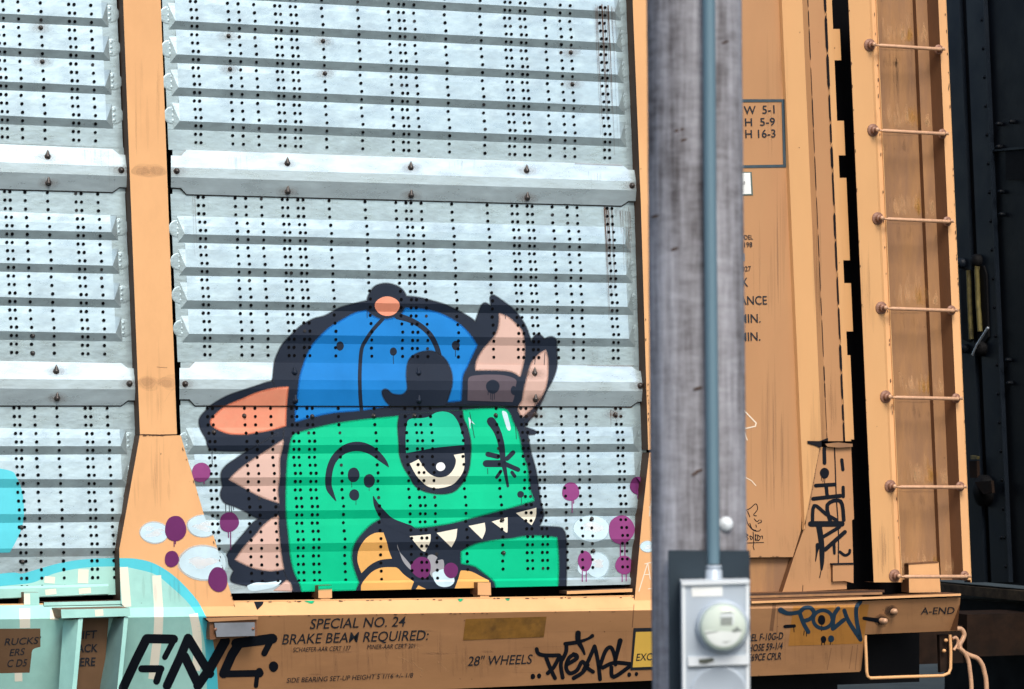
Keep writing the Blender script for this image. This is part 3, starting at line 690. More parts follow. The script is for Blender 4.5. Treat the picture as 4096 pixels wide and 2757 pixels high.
def stroke(mb, ij, s, m, layer, wd=30, tags=None, n=4, sm=True, cap=True):
    # s: "u,v[,w] ..." in tile units; ribbon with round joins
    P = []
    for q in s.split():
        c = [float(z) for z in q.split(',')]; P.append((*tp(ij, c[0], c[1]), (c[2] if len(c) > 2 else wd) / K))
    if sm and len(P) > 2:
        Q = []
        for k in range(len(P) - 1):
            p0, p1, p2, p3 = P[max(k - 1, 0)], P[k], P[k + 1], P[min(k + 2, len(P) - 1)]
            for q in range(n):
                s_ = q / n; s2 = s_ * s_; s3 = s2 * s_
                Q.append(tuple(.5 * (2 * p1[a] + (-p0[a] + p2[a]) * s_ + (2 * p0[a] - 5 * p1[a] + 4 * p2[a] - p3[a]) * s2 + (-p0[a] + 3 * p1[a] - 3 * p2[a] + p3[a]) * s3) for a in range(3)))
        Q.append(P[-1]); P = Q
    for k in range(len(P) - 1):
        (x0, y0, w0), (x1, y1, w1) = P[k], P[k + 1]; dx, dy = x1 - x0, y1 - y0; L_ = math.hypot(dx, dy) or 1; nx, ny = -dy / L_ / 2, dx / L_ / 2
        off = .0007 + LAY * layer + (ucount[0] % 6) * .00003; ucount[0] += 1
        over(mb, [(x0 + nx * w0, y0 + ny * w0), (x1 + nx * w1, y1 + ny * w1), (x1 - nx * w1, y1 - ny * w1), (x0 - nx * w0, y0 - ny * w0)], m, off, tags)
    if cap:
        for k, (x, y, w_) in enumerate(P):
            if w_ * K < 12 and 0 < k < len(P) - 1: continue
            if w_ < 1.5: continue
            off = .0007 + LAY * layer + .00018 + (ucount[0] % 5) * .000015; ucount[0] += 1
            over(mb, [(x + w_ / 2 * math.cos(a * math.pi / 5), y + w_ / 2 * math.sin(a * math.pi / 5)) for a in range(10)], m, off, tags)
ON = ('panel', 'strap')
# --- dinosaur: dark outline first
dn = MB()
fill(dn, t('11', '245,1560 330,1470 420,1390 530,1332 630,1305 760,1235 900,1195 1010,1170* 1022,1125 1060,1060 1110,1025 1190,1012 1270,1030 1335,1070 1370,1130* 1480,1140 1600,1170 1720,1205 1850,1265 1960,1330 1995,1362* 2020,1290 2050,1215 2080,1190 2112,1200 2140,1225* 2130,1150 2150,1118 2200,1140 2330,1235 2390,1300 2450,1390 2482,1470 2505,1545* 2535,1490 2575,1475 2610,1500 2625,1520* 2660,1503 2700,1500 2732,1530 2738,1620 2742,1700 2735,1790 2700,1890 2640,2000 2590,2110 2530,2210 2445,2315* 2400,2400 300,2400* 150,1905* 165,1740 200,1640'), 'g_dark', 0, tags=ON)
fill(dn, t('12', '150,335 155,345 320,700 300,800* 250,900 -77,968 -377,965 -437,930 -457,860 -497,790 -519,720 -507,660 -447,590 -397,545 -267,470 -127,420 0,378 80,350'), 'g_dark', 1, tags=ON)
fill(dn, t('02', '2580,780* 2260,965 2130,1050 2050,1110 2010,1180 2025,1290* 2005,1370 2040,1440 2130,1475 2250,1530 2330,1575 2560,1650*'), 'g_dark', 2, tags=ON)
fill(dn, t('03', '2530,-60* 2327,35 2220,150 2080,320 2060,380 2085,440 2125,495* 2100,550 2110,595 2200,622 2330,635 2480,590 2680,680*'), 'g_dark', 1, tags=ON)
fill(dn, t('12', '270,560* 250,870 213,1050 203,1300 205,1568 206,1600 225,1850 250,2040 330,2255* 420,2255* 2327,2220* 2824,2220* 2827,1870 2820,1740 2800,1690 2760,1665 2580,1655* 2617,1568 2610,1500 2590,1420 2565,1250 2545,1130 2500,970 2480,850 2445,745* 2440,560* 1200,540'), 'g_dark', 3, tags=ON)
dino = build('dinosaur_graffiti', dn, root, 'green cartoon dinosaur in a blue cap, painted across the silver panels')
# face
gf = MB()
fill(gf, t('12', '345,820* 500,775 740,720 1000,685 1305,655 1600,625 1880,603 2100,585 2260,590 2310,640 2330,690 2380,800 2405,900 2430,1010 2465,1120 2480,1230 2495,1330 2530,1420* 2330,1480 2200,1515 2000,1567 1750,1630 1500,1663 1400,1655 1290,1620 1185,1550* 1100,1600* 1040,1638 960,1718 900,1798 868,1898 875,1998 905,2098 932,2168* 905,2236* 418,2250* 400,2178 350,2068 315,1918 300,1748 280,1568 275,1400 285,1100 300,980 320,880'), 'g_green', 5, tags=ON)
fill(gf, t('13', '1870,320* 1960,270 2050,240 2200,215 2327,203 2427,185 2577,178 2737,193* 2745,300 2752,450 2745,640* 2185,648* 2170,590 2120,545 2050,490 1980,445 1870,425*'), 'g_green', 5, tags=ON)
build('green_face', gf, dino)
cp = MB()
fill(cp, t('11', '1005,1262* 900,1285 780,1350 680,1410 600,1480 520,1568 465,1670 435,1750 400,1870 382,2020 362,2130 362,2268* 500,2228 700,2188 950,2166 1200,2130 1500,2110 1735,2090* 1865,2078* 1870,1970 1880,1850 1920,1770 1960,1680 2010,1575* 1960,1500 1880,1410 1780,1340 1650,1280 1500,1248 1360,1240* 1330,1290 1280,1320 1160,1345 1060,1310'), 'g_blue', 4, tags=ON)
stroke(cp, '11', '1150,1340 1060,1440 1000,1530 960,1618 945,1818 948,2018 960,2165', 'g_dark', 6, 34, ON)
stroke(cp, '11', '1290,1310,60 1400,1345,50 1500,1400 1585,1480 1640,1580 1665,1660', 'g_dark', 6, 46, ON)
fill(cp, t('12', '1450,90 1520,65 1600,60 1680,95 1740,160 1780,260 1785,360 1760,460 1725,560* 1500,600* 1230,590* 1215,555 1170,500 1148,440 1165,410 1200,415 1240,450 1310,460 1350,445 1378,400 1370,300 1375,200 1400,130'), 'g_dark', 7, tags=ON)
ell(cp, '11', 1195, 1220, 114, 87, 'g_coral', 6, ON)
for u, v, a, b in ((765, 15, 34, 42), (1250, 65, 32, 38), (1818, 10, 36, 42)): cp.cut('cap_eyelet'); ell(cp, '12', u, v, a, b, 'g_dark', 6, ON)
for s in ('1248,90 1252,175', '1815,50 1816,110'): stroke(cp, '12', s, 'g_dark', 6, 6, ON, sm=False)
build('blue_cap', cp, dino)
hn = MB()
fill(hn, t('11', '2215,1290* 2290,1320 2360,1380 2420,1450 2440,1568 2442,1620 2435,1720 2402,1858* 2330,1815 2200,1800 2000,1800* 2010,1720 2060,1630 2110,1568 2170,1500 2205,1430 2218,1350'), 'g_pink', 5, tags=ON)
build('horn', hn, dino)
hn2 = MB()
fill(hn2, t('22', '305,55* 322,120 325,180 322,300 290,430 200,560 90,662* 62,600 65,560 95,510 110,420 140,300 180,170 250,90'), 'g_pink', 5, tags=ON); build('horn', hn2, dino)
hb = MB()
fill(hb, t('12', '1940,300 2050,278 2150,275 2250,280 2330,300 2370,330 2360,400 2350,480 2335,525* 1925,512* 1928,400'), 'g_taupe', 6, tags=ON)
ell(hb, '12', 2155, 385, 62, 62, 'g_dark', 7, ON); ell(hb, '12', 2345, 420, 26, 42, 'g_dark', 7, ON)
for s in ('2135,420 2137,500', '2152,420 2150,510', '2168,420 2170,500', '2115,410 2112,460'): stroke(hb, '12', s, 'g_dark', 7, 6, ON, sm=False)
build('horn_band', hb, dino)
er = MB(); fill(er, t('12', '-412,700 -367,640 -267,560 -127,500 0,445 150,405 292,388* 275,550 268,740* 120,780 0,800 -100,815 -230,812 -320,785 -390,745'), 'g_coral', 5, tags=ON); build('ear', er, dino)
for s in ('250,870* 235,950 212,1050 212,1200 195,1330 208,1440* 100,1405 0,1362 -110,1300 -242,1230* -150,1140 -3,1035 120,955', '140,1590* 205,1560* 200,1648 215,1818 235,1968 250,2043* 130,2058 0,2038 -80,2010 -187,1958* -100,1838 0,1735 60,1660', '160,2240* 280,2150* 312,2180 328,2245*'):
    sp = MB(); fill(sp, t('12', s), 'g_pink', 5, tags=ON); build('neck_spike', sp, dino)
sc = MB(); fill(sc, t('03', '2250,628* 2330,600 2440,600 2560,580 2500,640 2400,665 2300,680 2260,660'), 'g_sky', 6, tags=ON); build('scuff', sc, dino)
ey = MB()
fill(ey, t('12', '1305,640* 1290,740 1300,900 1305,1000 1340,1110 1400,1210 1450,1290 1540,1340 1680,1362 1800,1340 1880,1260 1930,1160 1950,1050 1955,900 1925,760 1890,680 1878,600*'), 'g_dark', 6, tags=ON)
fill(ey, t('12', '1400,680 1520,670 1580,655 1640,620 1720,612 1790,640 1840,710 1870,800 1890,860 1895,915* 1640,940 1500,965 1365,990* 1362,850 1370,740'), 'g_green2', 7, tags=ON)
fill(ey, t('12', '1400,1085* 1480,1045* 1510,1090 1560,1160 1620,1200 1680,1210 1750,1190 1800,1130 1820,1060 1800,1005* 1895,990* 1900,1080 1880,1170 1810,1260 1740,1295 1640,1310 1560,1290 1500,1240 1450,1180'), 'g_cream', 7, tags=ON)
ell(ey, '12', 1680, 1113, 42, 40, 'g_white', 8, ON); build('eye', ey, dino)
ln = MB()
stroke(ln, '12', '728,1425,8 680,1340,50 660,1280,58 665,1170,60 700,1060,62 770,980,72 850,938,82 950,930,86 1050,965,78 1130,1030,62 1180,1080,36 1206,1115,8', 'g_dark', 7, 60, ON)
for u, v, a, b in ((888, 1188, 54, 68), (1030, 1242, 51, 62), (895, 1370, 46, 52)): ln.cut('freckle'); ell(ln, '12', u, v, a, b, 'g_dark', 7, ON)
ln.cut(); stroke(ln, '12', '1068,1385,10 1095,1460,46 1150,1545,74 1230,1625,88 1400,1690,90', 'g_dark', 7, 60, ON)
ln.cut('scar_line'); stroke(ln, '12', '2140,700,80 2195,790,66 2232,910,58 2248,1050,50 2272,1180,32 2292,1290,24', 'g_dark', 7, 50, ON)
for s, w_ in (('2110,1000 2200,1020', 46), ('2095,1085 2250,1085', 64), ('2260,1085 2385,1140', 42), ('2285,1040 2340,985', 42), ('2190,1210 2228,1155', 30), ('2330,1165 2355,1200', 32), ('870,1240 872,1300', 5), ('1030,1300 1030,1330', 5), ('910,1420 910,1460', 5), ('2108,1130 2110,1180', 6)): ln.cut('scar_line'); stroke(ln, '12', s, 'g_dark', 7, w_, ON, sm=False)
ln.cut('freckle'); ell(ln, '22', 78, 1365, 31, 31, 'g_dark', 7, ON); stroke(ln, '22', '86,1380 86,1450', 'g_dark', 7, 5, ON, sm=False)
build('face_line', ln, dino)
ws = MB(); fill(ws, t('12', '2240,610 2280,620 2300,680 2318,770 2290,778 2262,700'), 'g_sky', 8, tags=ON); fill(ws, t('12', '1935,665 1950,680 1985,720 1990,728 1955,712 1950,770 1940,720'), 'g_sky', 8, tags=ON); build('scuff', ws, dino)
tn = MB()
fill(tn, t('13', '1160,145* 1080,150 1000,200 940,290 922,380 935,450 960,515* 1040,440 1130,395 1238,382* 1210,310 1190,230'), 'g_yellow', 6, tags=ON)
tn.cut(); fill(tn, t('13', '1240,460 1290,470 1350,530 1437,592* 1410,665* 955,672* 960,620 1000,560 1060,500 1140,465'), 'g_yellow', 6, tags=ON)
tn.cut(); fill(tn, t('13', '1880,490 1960,500 2060,550 2120,580* 2130,655* 1805,660* 1840,570 1860,500'), 'g_yellow', 6, tags=ON)
tn.cut(); fill(tn, t('13', '1478,625* 1550,660* 1455,660*'), 'g_yellow', 6, tags=ON); build('tongue', tn, dino)
for s in ('1398,178* 1590,160* 1585,230 1540,320* 1500,300', '1643,148* 1832,110* 1820,200 1778,280*', '1935,85* 2082,55* 2088,130 2058,205*', '2145,45* 2290,5* 2290,130 2275,145* 2220,100', '2367,-33* 2552,-81* 2547,0 2510,78* 2430,20'):
    th = MB(); fill(th, t('13', s), 'g_cream', 6, tags=ON); build('tooth', th, dino)
mo = MB()
fill(mo, t('13', '1285,250* 1300,310 1400,430 1430,500* 1380,460 1330,390'), 'g_grey', 6, tags=ON)
mo.cut(); fill(mo, t('13', '1560,380 1600,345 1650,370 1640,400 1705,395 1700,500 1600,550'), 'g_grey', 6, tags=ON)
mo.cut(); fill(mo, t('13', '1480,370 1560,380 1590,440 1580,520 1540,560 1470,550 1420,500 1412,440'), 'g_purple_dk', 7, tags=ON)
mo.cut(); fill(mo, t('13', '1605,520 1660,490 1720,480 1790,530 1805,590 1770,630 1700,640 1640,610'), 'g_sky', 8, tags=ON)
mo.cut(); ell(mo, '13', 1775, 490, 66, 70, 'g_purple_dk', 9, ON); build('mouth_spot', mo, dino)
dr = MB()
for ij, s in (('02', '1930,960 1932,1110'), ('02', '2055,1450 2056,1530'), ('02', '2085,1450 2090,1520'), ('02', '2105,1460 2108,1530'), ('02', '2125,1465 2126,1505'), ('11', '1010,1260 1012,1325'), ('12', '1945,620 1968,740 1988,850'), ('22', '30,700 40,860'), ('22', '300,70 293,185'), ('22', '212,130 207,180'), ('11', '2268,1290 2270,1335')): dr.cut(); stroke(dr, ij, s, 'g_dark', 8, 6, ON, sm=False)
build('paint_drip', dr, dino)
# --- sprayed dots
dotn = [0]
def dot(ij, u, v, a, b, m, fuzz, drips=(), tags=('panel', 'strap', 'post')):
    d = MB(); dotn[0] += 1; z = dotn[0] * .35 - 4
    if fuzz: ell(d, ij, u, v, a * 1.10, b * 1.10, fuzz, z + 10.5, tags, .03)
    if fuzz: ell(d, ij, u, v, a * 1.04, b * 1.04, fuzz, z + 10.75, tags, .03)
    ell(d, ij, u, v, a, b, m, z + 11, tags, .04)
    if m == 'g_sky':
        for q in range(5): ell(d, ij, u + random.uniform(-.4, .4) * a, v + random.uniform(-.4, .4) * b, a * .35, b * .2, 'g_scratch_fuzz', z + 11.6 + q * .06, tags, .2)
    for (x0, y0, y1) in drips: stroke(d, ij, f'{x0},{y0} {x0},{y1}', m, z + 11, 9, tags, sm=False)
    build('spray_dot', d, root)
dot('23', 725, 110, 160, 118, 'g_sky', 'g_sky_fuzz'); dot('23', 775, 440, 108, 110, 'g_sky', 'g_sky_fuzz'); dot('23', 650, 470, 50, 60, 'g_sky', 'g_sky_fuzz')
dot('23', 1235, 272, 66, 50, 'g_sky', 'g_sky_fuzz')
dot('03', 1405, 145, 125, 94, 'g_sky', 'g_sky_fuzz'); dot('03', 1850, 85, 142, 95, 'g_sky', 'g_sky_fuzz'); dot('03', 1850, 420, 212, 152, 'g_sky', 'g_sky_fuzz')
dot('22', 535, 1340, 78, 88, 'g_purple', None, ((548, 1420, 1530), (562, 1410, 1445))); dot('22', 1145, 1285, 70, 84, 'g_purple_dk', None, ((1145, 1350, 1400), (1160, 1380, 1560)))
dot('23', 995, 118, 118, 130, 'g_purple', None, ((987, 220, 370), (1028, 220, 370))); dot('23', 665, 405, 65, 90, 'g_purple', None, ((640, 460, 590), (676, 470, 590))); dot('23', 1020, 440, 78, 88, 'g_purple', None, ((1003, 500, 590), (1040, 500, 585)))
dot('02', 1830, 1165, 86, 90, 'g_purple', None, ((1858, 1220, 1268),), tags=ON)
dot('03', 1597, 108, 97, 120, 'g_purple_dk', None, ((1585, 220, 270), (1597, 220, 245)), tags=('post',)); dot('03', 2085, 50, 88, 92, 'g_purple_dk', None, ((2080, 130, 190), (2100, 130, 300)), tags=ON)
dot('03', 1563, 385, 65, 76, 'g_purple_dk', None, tags=('post',)); dot('03', 1985, 572, 88, 115, 'g_purple_dk', None, tags=('post', 'panel'))
# --- turquoise piece
ALL = ('panel', 'strap', 'post', 'sill', 'jack')
tq = MB()
fill(tq, t('03', '-300,560* 88,510 200,518 330,482 560,420 800,385 1090,378 1250,385 1400,425 1560,520 1700,650 1800,770 1860,880 1905,980 1942,1150 1970,1350 1990,1640* -300,1640*'), 'g_cyan', 2, tags=ALL)
fill(tq, t('02', '-200,1100* 88,1148 150,1210 200,1330 218,1480 215,1590 185,1710 90,1895* -200,1900*'), 'g_cyan', 2, tags=ALL)
fill(tq, t('03', '-300,660* 88,625 300,600 420,545 560,500 800,462 1085,455 1250,480 1420,530 1560,640 1690,760 1775,870 1820,960 1868,1200 1885,1640* -300,1640*'), 'g_aqua', 4, tags=ALL)
build('turquoise_lettering', tq, root)
tq2 = MB()
for s, w_ in (('455,545 450,605', 95), ('760,480 755,605', 95), ('460,660 465,710', 100), ('770,650 775,700', 110), ('245,700 248,800', 55), ('1125,460 1140,640 1155,820', 80), ('1425,535 1435,700 1445,870 1438,1060 1415,1250 1390,1480', 82), ('1760,885 1790,1050 1800,1250 1780,1400', 80), ('225,835 228,1015', 96), ('500,850 495,940', 80), ('900,845 905,905', 76), ('165,1350 170,1500', 70)):
    tq2.cut(); stroke(tq2, '03', s, 'g_stripe', 6, w_, ALL, cap=False)
build('pale_stripe', tq2, root)
bp = MB(); fill(bp, t('03', '-200,1020* 60,1020* 368,1018* 368,1185* 300,1210 285,1280 270,1420* -200,1430*'), 'brown_patch', 7, tags=('sill',)); build('bare_patch', bp, root)
SI = ('sill', 'jack', 'post')
gn = MB()
for s, w_ in (('1120,1560 1240,1300 1335,1110 1580,1115', 84), ('1590,1110 1500,1280', 52), ('1290,1385 1465,1385', 66), ('1462,1385 1425,1500', 62), ('CUT', 0), ('1520,1540 1640,1280 1712,1105', 80), ('1712,1105 1800,1250 1910,1430', 82), ('1680,1270 1800,1520', 82), ('1800,1540 1930,1350', 84), ('1905,1390 2050,1130', 90), ('CUT', 0), ('2180,1150 2110,1260 2035,1430', 84), ('2150,1155 2480,1110', 92), ('2475,1110 2405,1245', 56), ('2040,1432 2370,1425', 62)):
    if s == 'CUT': gn.cut(); continue
    stroke(gn, '03', s, 'g_black', 9, w_, SI, sm=False)
gn.cut('paint_dot'); ell(gn, '13', 160, 1365, 43, 47, 'g_black', 9, SI); gn.cut('paint_dot'); ell(gn, '13', 30, 1420, 36, 46, 'g_black', 9, SI); stroke(gn, '13', '10,1450 0,1540', 'g_black', 9, 40, SI, sm=False)
build('black_letter', gn, root)
# lower edge marks on the sill top
dd = MB()
fill(dd, t('13', '1835,728* 1890,728* 1870,765 1850,765'), 'g_green', 6, tags=('sill',)); fill(dd, t('13', '2180,722* 2310,720* 2300,758 2280,755 2260,730'), 'g_green', 6, tags=('sill',)); fill(dd, t('13', '440,765* 530,760* 515,785 490,785'), 'g_green', 6, tags=('sill',)); fill(dd, t('03', '2310,770* 2400,760* 2390,800 2340,850*'), 'g_black', 6, tags=('sill',))
fill(dd, t('13', '568,628* 690,622* 691,655* 568,662*'), 'g_green', 6, tags=('post',)); build('overspray', dd, root)['kind'] = 'stuff'
# tags
tg = MB()
for s in ('225,1205 240,1245 300,1262 430,1262', '310,1280 345,1370 392,1470', '430,1275 380,1370 325,1425', '455,1280 445,1360 462,1465', '495,1175 492,1230 460,1300', '485,1158 600,1142 690,1112,24 732,1085', '602,1060,50 603,1130,48 640,1200,34 660,1250,22', '500,1345 590,1290 575,1255 520,1285 492,1370 525,1425 590,1400 640,1320 690,1380 738,1412', '690,1350 640,1420 560,1470', '752,1180 700,1300 650,1400', '755,1185 785,1330 802,1480', '800,1365 850,1225 900,1190 935,1270 942,1345', '825,1375 930,1330 1090,1342', '985,1128,46 955,1250 938,1320', '905,1370 925,1460 1090,1348', '590,1280 560,1250'):
    stroke(tg, '23', s, 'g_black', 8, 36, SI)
for u, v, r in ((190, 1455, 21), (247, 1450, 19), (1067, 1438, 18), (1133, 1432, 16)): tg.cut('paint_dot'); ell(tg, '23', u, v, r, r * 1.2, 'g_black', 8, SI)
build('black_tag', tg, root)
pl = MB(); fill(pl, t('33', '230,815* 920,798* 865,1155* 185,1177*'), 'placard_orange', 4, tags=SI); build('orange_placard', pl, root)
pw = MB()
for s in ('115,850,50 180,880 280,870 330,832 390,832 420,880 385,930 320,952', '290,880 325,975 368,1050', '640,835 600,900 590,1020', '600,1015 690,940', '695,855 735,955 842,1120', '842,775 805,830 808,950 842,1115'):
    stroke(pw, '33', s, 'g_teal_dark', 8, 38, SI)
rg = ' '.join(f'{500 + 88 * math.cos(a):.0f},{935 + 82 * math.sin(a):.0f}' for a in [k * math.pi / 6 for k in range(13)]); stroke(pw, '33', rg, 'g_teal_dark', 8, 34, SI)
ell(pw, '33', 488, 940, 34, 46, 'g_black', 9, SI); pw.cut('paint_dash'); stroke(pw, '33', '155,1000 240,995', 'g_black', 9, 30, SI, sm=False); pw.cut('paint_dash'); stroke(pw, '33', '875,925,32 1015,947,40', 'g_black', 9, 36, SI, sm=False)
pw.cut('paint_dot'); ell(pw, '33', 505, 1118, 25, 32, 'g_black', 9, SI); pw.cut('paint_dot'); ell(pw, '33', 574, 1112, 28, 32, 'g_teal_dark', 9, SI)
for s in ('235,1010 238,1048', '490,985 488,1040', '330,1040 325,1078', '350,1050 350,1088', '490,1140 488,1168', '515,1140 516,1165', '570,1140 566,1165'): stroke(pw, '33', s, 'g_black', 9, 7, SI, sm=False)
build('blue_tag', pw, root)
RW = ('wall', 'gus3')
vt = MB()
for ij, s, w_ in (('32', '512,945 515,1080', 34), ('32', '435,1285 608,1275', 34), ('32', '530,1290 540,1395', 32), ('32', '412,1405 660,1378', 36), ('32', '405,1640 420,1468 530,1545 625,1600', 32), ('32', '575,1640 540,1462 662,1428 690,1600', 34), ('33', '390,66 672,66', 52), ('33', '465,90,52 488,250,50 492,400,40 488,480,20', 46), ('33', '650,95 500,185', 32), ('33', '700,140 520,300', 38), ('33', '600,240,30 605,335,24', 28), ('33', '655,320 700,352 738,335 745,305', 26), ('33', '455,260,44 445,320,20 433,405,8', 28), ('32', '672,1050 682,1140', 30), ('32', '684,1300 686,1385', 30), ('33', '655,455 645,560', 18), ('33', '488,470 470,555', 8)):
    stroke(vt, ij, s, 'g_black', 8, w_, RW)
ell(vt, '32', 515, 1172, 42, 48, 'g_black', 8, RW)
for s in ('490,1200 485,1240', '505,1210 500,1252', '520,1210 515,1262'): stroke(vt, '32', s, 'g_black', 8, 6, RW, sm=False)
build('vertical_tag', vt, root)
# door gaps / seam lines
sm_ = MB()
def seam(x0, y0, y1, w0, w1, m='crack_black'):
    f = LN(x0); y = y0
    while y < y1:
        L_ = random.uniform(60, 150); w_ = random.uniform(w0, w1); P = [(f(y) - .6, y), (f(y) + .6, y), (f(y + L_ * .1) + w_ * .5, y + L_ * .1), (f(y + L_ * .9) + w_ * .5, y + L_ * .9), (f(y + L_) + .6, y + L_), (f(y + L_) - .6, y + L_), (f(y + L_ * .85) - w_ * .5, y + L_ * .85), (f(y + L_ * .12) - w_ * .5, y + L_ * .12)]
        over(sm_, P, m, .004, ('wall',)); y += L_ * random.uniform(1.0, 1.25)
seam(367, -40, 1750, 2, 4.5); sm_.cut(); seam(523, -40, 1755, 6, 11); seam(530, -40, 1755, 1.2, 2.5, 'orange_shade')
sm_.cut('latch_shadow'); over(sm_, [tp('32', 358, 878), tp('32', 470, 880), tp('32', 545, 850), tp('32', 550, 900), tp('32', 470, 942), tp('32', 440, 925), tp('32', 362, 902)], 'crack_black', .006, ('wall',))
build('door_seam', sm_, root)
sl_ = MB(); stroke(sl_, '32', '605,935 612,1100 622,1400 635,1568 642,1750 640,1990', 'crack_black', 6, 11, ('gus3',)); stroke(sl_, '32', '470,945 440,1100 415,1260 370,1500', 'soot_stain', 6, 12, ('gus3',))
stroke(sl_, '33', '318,625 316,680', 'crack_black', 6, 5, ('gus3',)); build('seam', sl_, root)
shelf = MB(); shelf.slab([tp('32', 520, 905), tp('32', 640, 892), tp('32', 770, 905), tp('32', 770, 932), tp('32', 640, 940), tp('32', 540, 930)], .05, 0, 'orange_worn', 'crack_black'); build('latch_shelf', shelf, root)
# post markings
pm = MB(); stroke(pm, '02', '1285,822 1450,826 1612,822', 'crack_black', 4, 11, ('post',), sm=False, cap=False)
for ij, u, v in (('02', 1330, 350), ('02', 1540, 350), ('00', 1290, 1555), ('00', 1420, 1560)):
    pm.cut('rust_mark')
    for k in range(3): ell(pm, ij, u + random.uniform(-30, 30), v + random.uniform(-8, 8), 110 - 26 * k, 66 - 16 * k, 'rust_faint', 4 + k, ('post',), .12)
pm.cut('scratch'); stroke(pm, '02', '1430,205 1520,212', 'rust_stain', 4, 6, ('post',), sm=False); pm.cut('scratch'); stroke(pm, '02', '1590,390 1540,450 1500,520', 'rust_faint', 4, 6, ('post',))
build('post_joint', pm, root)
# rust and water streaks on the panels
rs = MB()
def streaks(x0, x1, y0, y1, n, m, wd=(1.2, 3.2)):
    for _ in range(n):
        x = random.uniform(x0, x1); ya = y0 + random.uniform(-6, 12); yb_ = ya + (y1 - y0) * random.uniform(.3, 1.0); w_ = random.uniform(*wd); P = []
        y = ya; dx = 0; L_, R_ = [], []
        while y < yb_:
            f = (y - ya) / (yb_ - ya); ww = w_ * (1 - .7 * f); xx = x + .044 * (y - ya) + dx; L_.append((xx - ww / 2, y)); R_.append((xx + ww / 2, y)); dx += random.uniform(-1, 1); y += 30
        if len(L_) > 1: over(rs, L_ + R_[::-1], m, .0035 + random.random() * .0006, ON)
streaks(2412, 2455, 830, 1300, 14, 'rust_stain', (1.5, 4.5)); streaks(2405, 2520, 830, 960, 18, 'rust_faint', (6, 16)); streaks(2480, 2520, 835, 1100, 6, 'rust_stain')
streaks(2375, 2450, 20, 640, 18, 'rust_stain', (1.5, 4.5)); streaks(2370, 2460, 20, 240, 14, 'rust_faint', (6, 14)); streaks(2440, 2475, 1640, 1720, 8, 'rust_stain'); streaks(2340, 2540, 1400, 1455, 16, 'rust_faint', (2, 6))
streaks(2210, 2300, 20, 300, 6, 'rust_faint', (1.5, 4)); streaks(770, 785, 785, 1100, 3, 'rust_stain', (1, 2.5)); streaks(1730, 1900, 640, 690, 16, 'soot_stain', (1, 2)); streaks(2350, 2420, 690, 780, 10, 'soot_stain', (1, 2)); streaks(720, 2440, 790, 900, 40, 'rust_faint', (1.5, 4)); streaks(900, 1000, 620, 700, 10, 'soot_stain', (1, 2)); streaks(300, 470, 600, 760, 10, 'soot_stain', (1, 2.5)); streaks(360, 480, 1640, 1760, 10, 'rust_faint', (2, 4))
for (xl, xr, f) in ((2350, 2535, L2(782, 1446, 2516, 1462)), (2470, 2530, L2(791, 1624, 2525, 1628)), (2300, 2500, L2(747, 600, 2492, 659))):
    over(rs, [(xl, f(xl)), (xr, f(xr)), (xr, f(xr) + 5), (xl, f(xl) + 3)], 'rust_stain', .0045, ON)
build('rust_streaks', rs, root)['kind'] = 'stuff'

# wear on ladder web and sill, and painted shade under the rungs
wr = MB()
def smudge(mb, ij, u, v, ru, rv, m, n=3, tags=None):
    for k in range(n):
        x, y = tp(ij, u, v); f = 1 - k / n * .6; nn = 18
        P = [(x + ru / K * f * math.cos(2 * math.pi * a / nn) * random.uniform(.8, 1.15), y + rv / K * f * math.sin(2 * math.pi * a / nn) * random.uniform(.8, 1.15)) for a in range(nn)]
        over(mb, P, m, .0008 + .0003 * k, tags)
mat('worn_glow', (.80, .48, .24, 1), .5, 0, .2, 14, alpha=.16); mat('worn_gold', (.60, .30, .07, 1), .5, 0, .2, 14, alpha=.20)
def scuff(ij, u, v, wu, hv, m, n, tags):
    for _ in range(int(n * (1 if tags == ('ladder',) else .6))):
        x = random.gauss(u, wu); y1 = v - abs(random.gauss(0, hv * .25)); y0 = y1 - random.uniform(.3, 1) * hv; w_ = random.uniform(7, 34)
        stroke(wr, ij, f'{x - random.uniform(0, 6):.0f},{y0:.0f},2 {x:.0f},{(y0 + y1) / 2:.0f},{w_:.0f} {x + 4:.0f},{y1:.0f},3', m, 3 + random.random() * 6, w_, tags, n=2, cap=False)
for a, b in RUNG:
    i, u, v = a
    if v < 200: continue
    scuff(i, u + 180, v - 20, 80, 190, 'worn_glow', 34, ('ladder',)); scuff(i, u + 300, v - 20, 26, 170, 'worn_gold', 16, ('ladder',)); scuff(i, u + 430, v - 10, 22, 150, 'worn_glow', 14, ('ladder',))
    scuff(i, u + 200, v + 220, 90, 160, 'soot_shade_faint', 18, ('ladder',))
    smudge(wr, i, u + 200, v + 42, 240, 12, 'soot_shade_faint', 2, ('ladder',))  # thin dark band below each rung: the rung's shade painted on
scuff('30', 1170, 1000, 90, 700, 'soot_shade_faint', 20, ('ladder',))
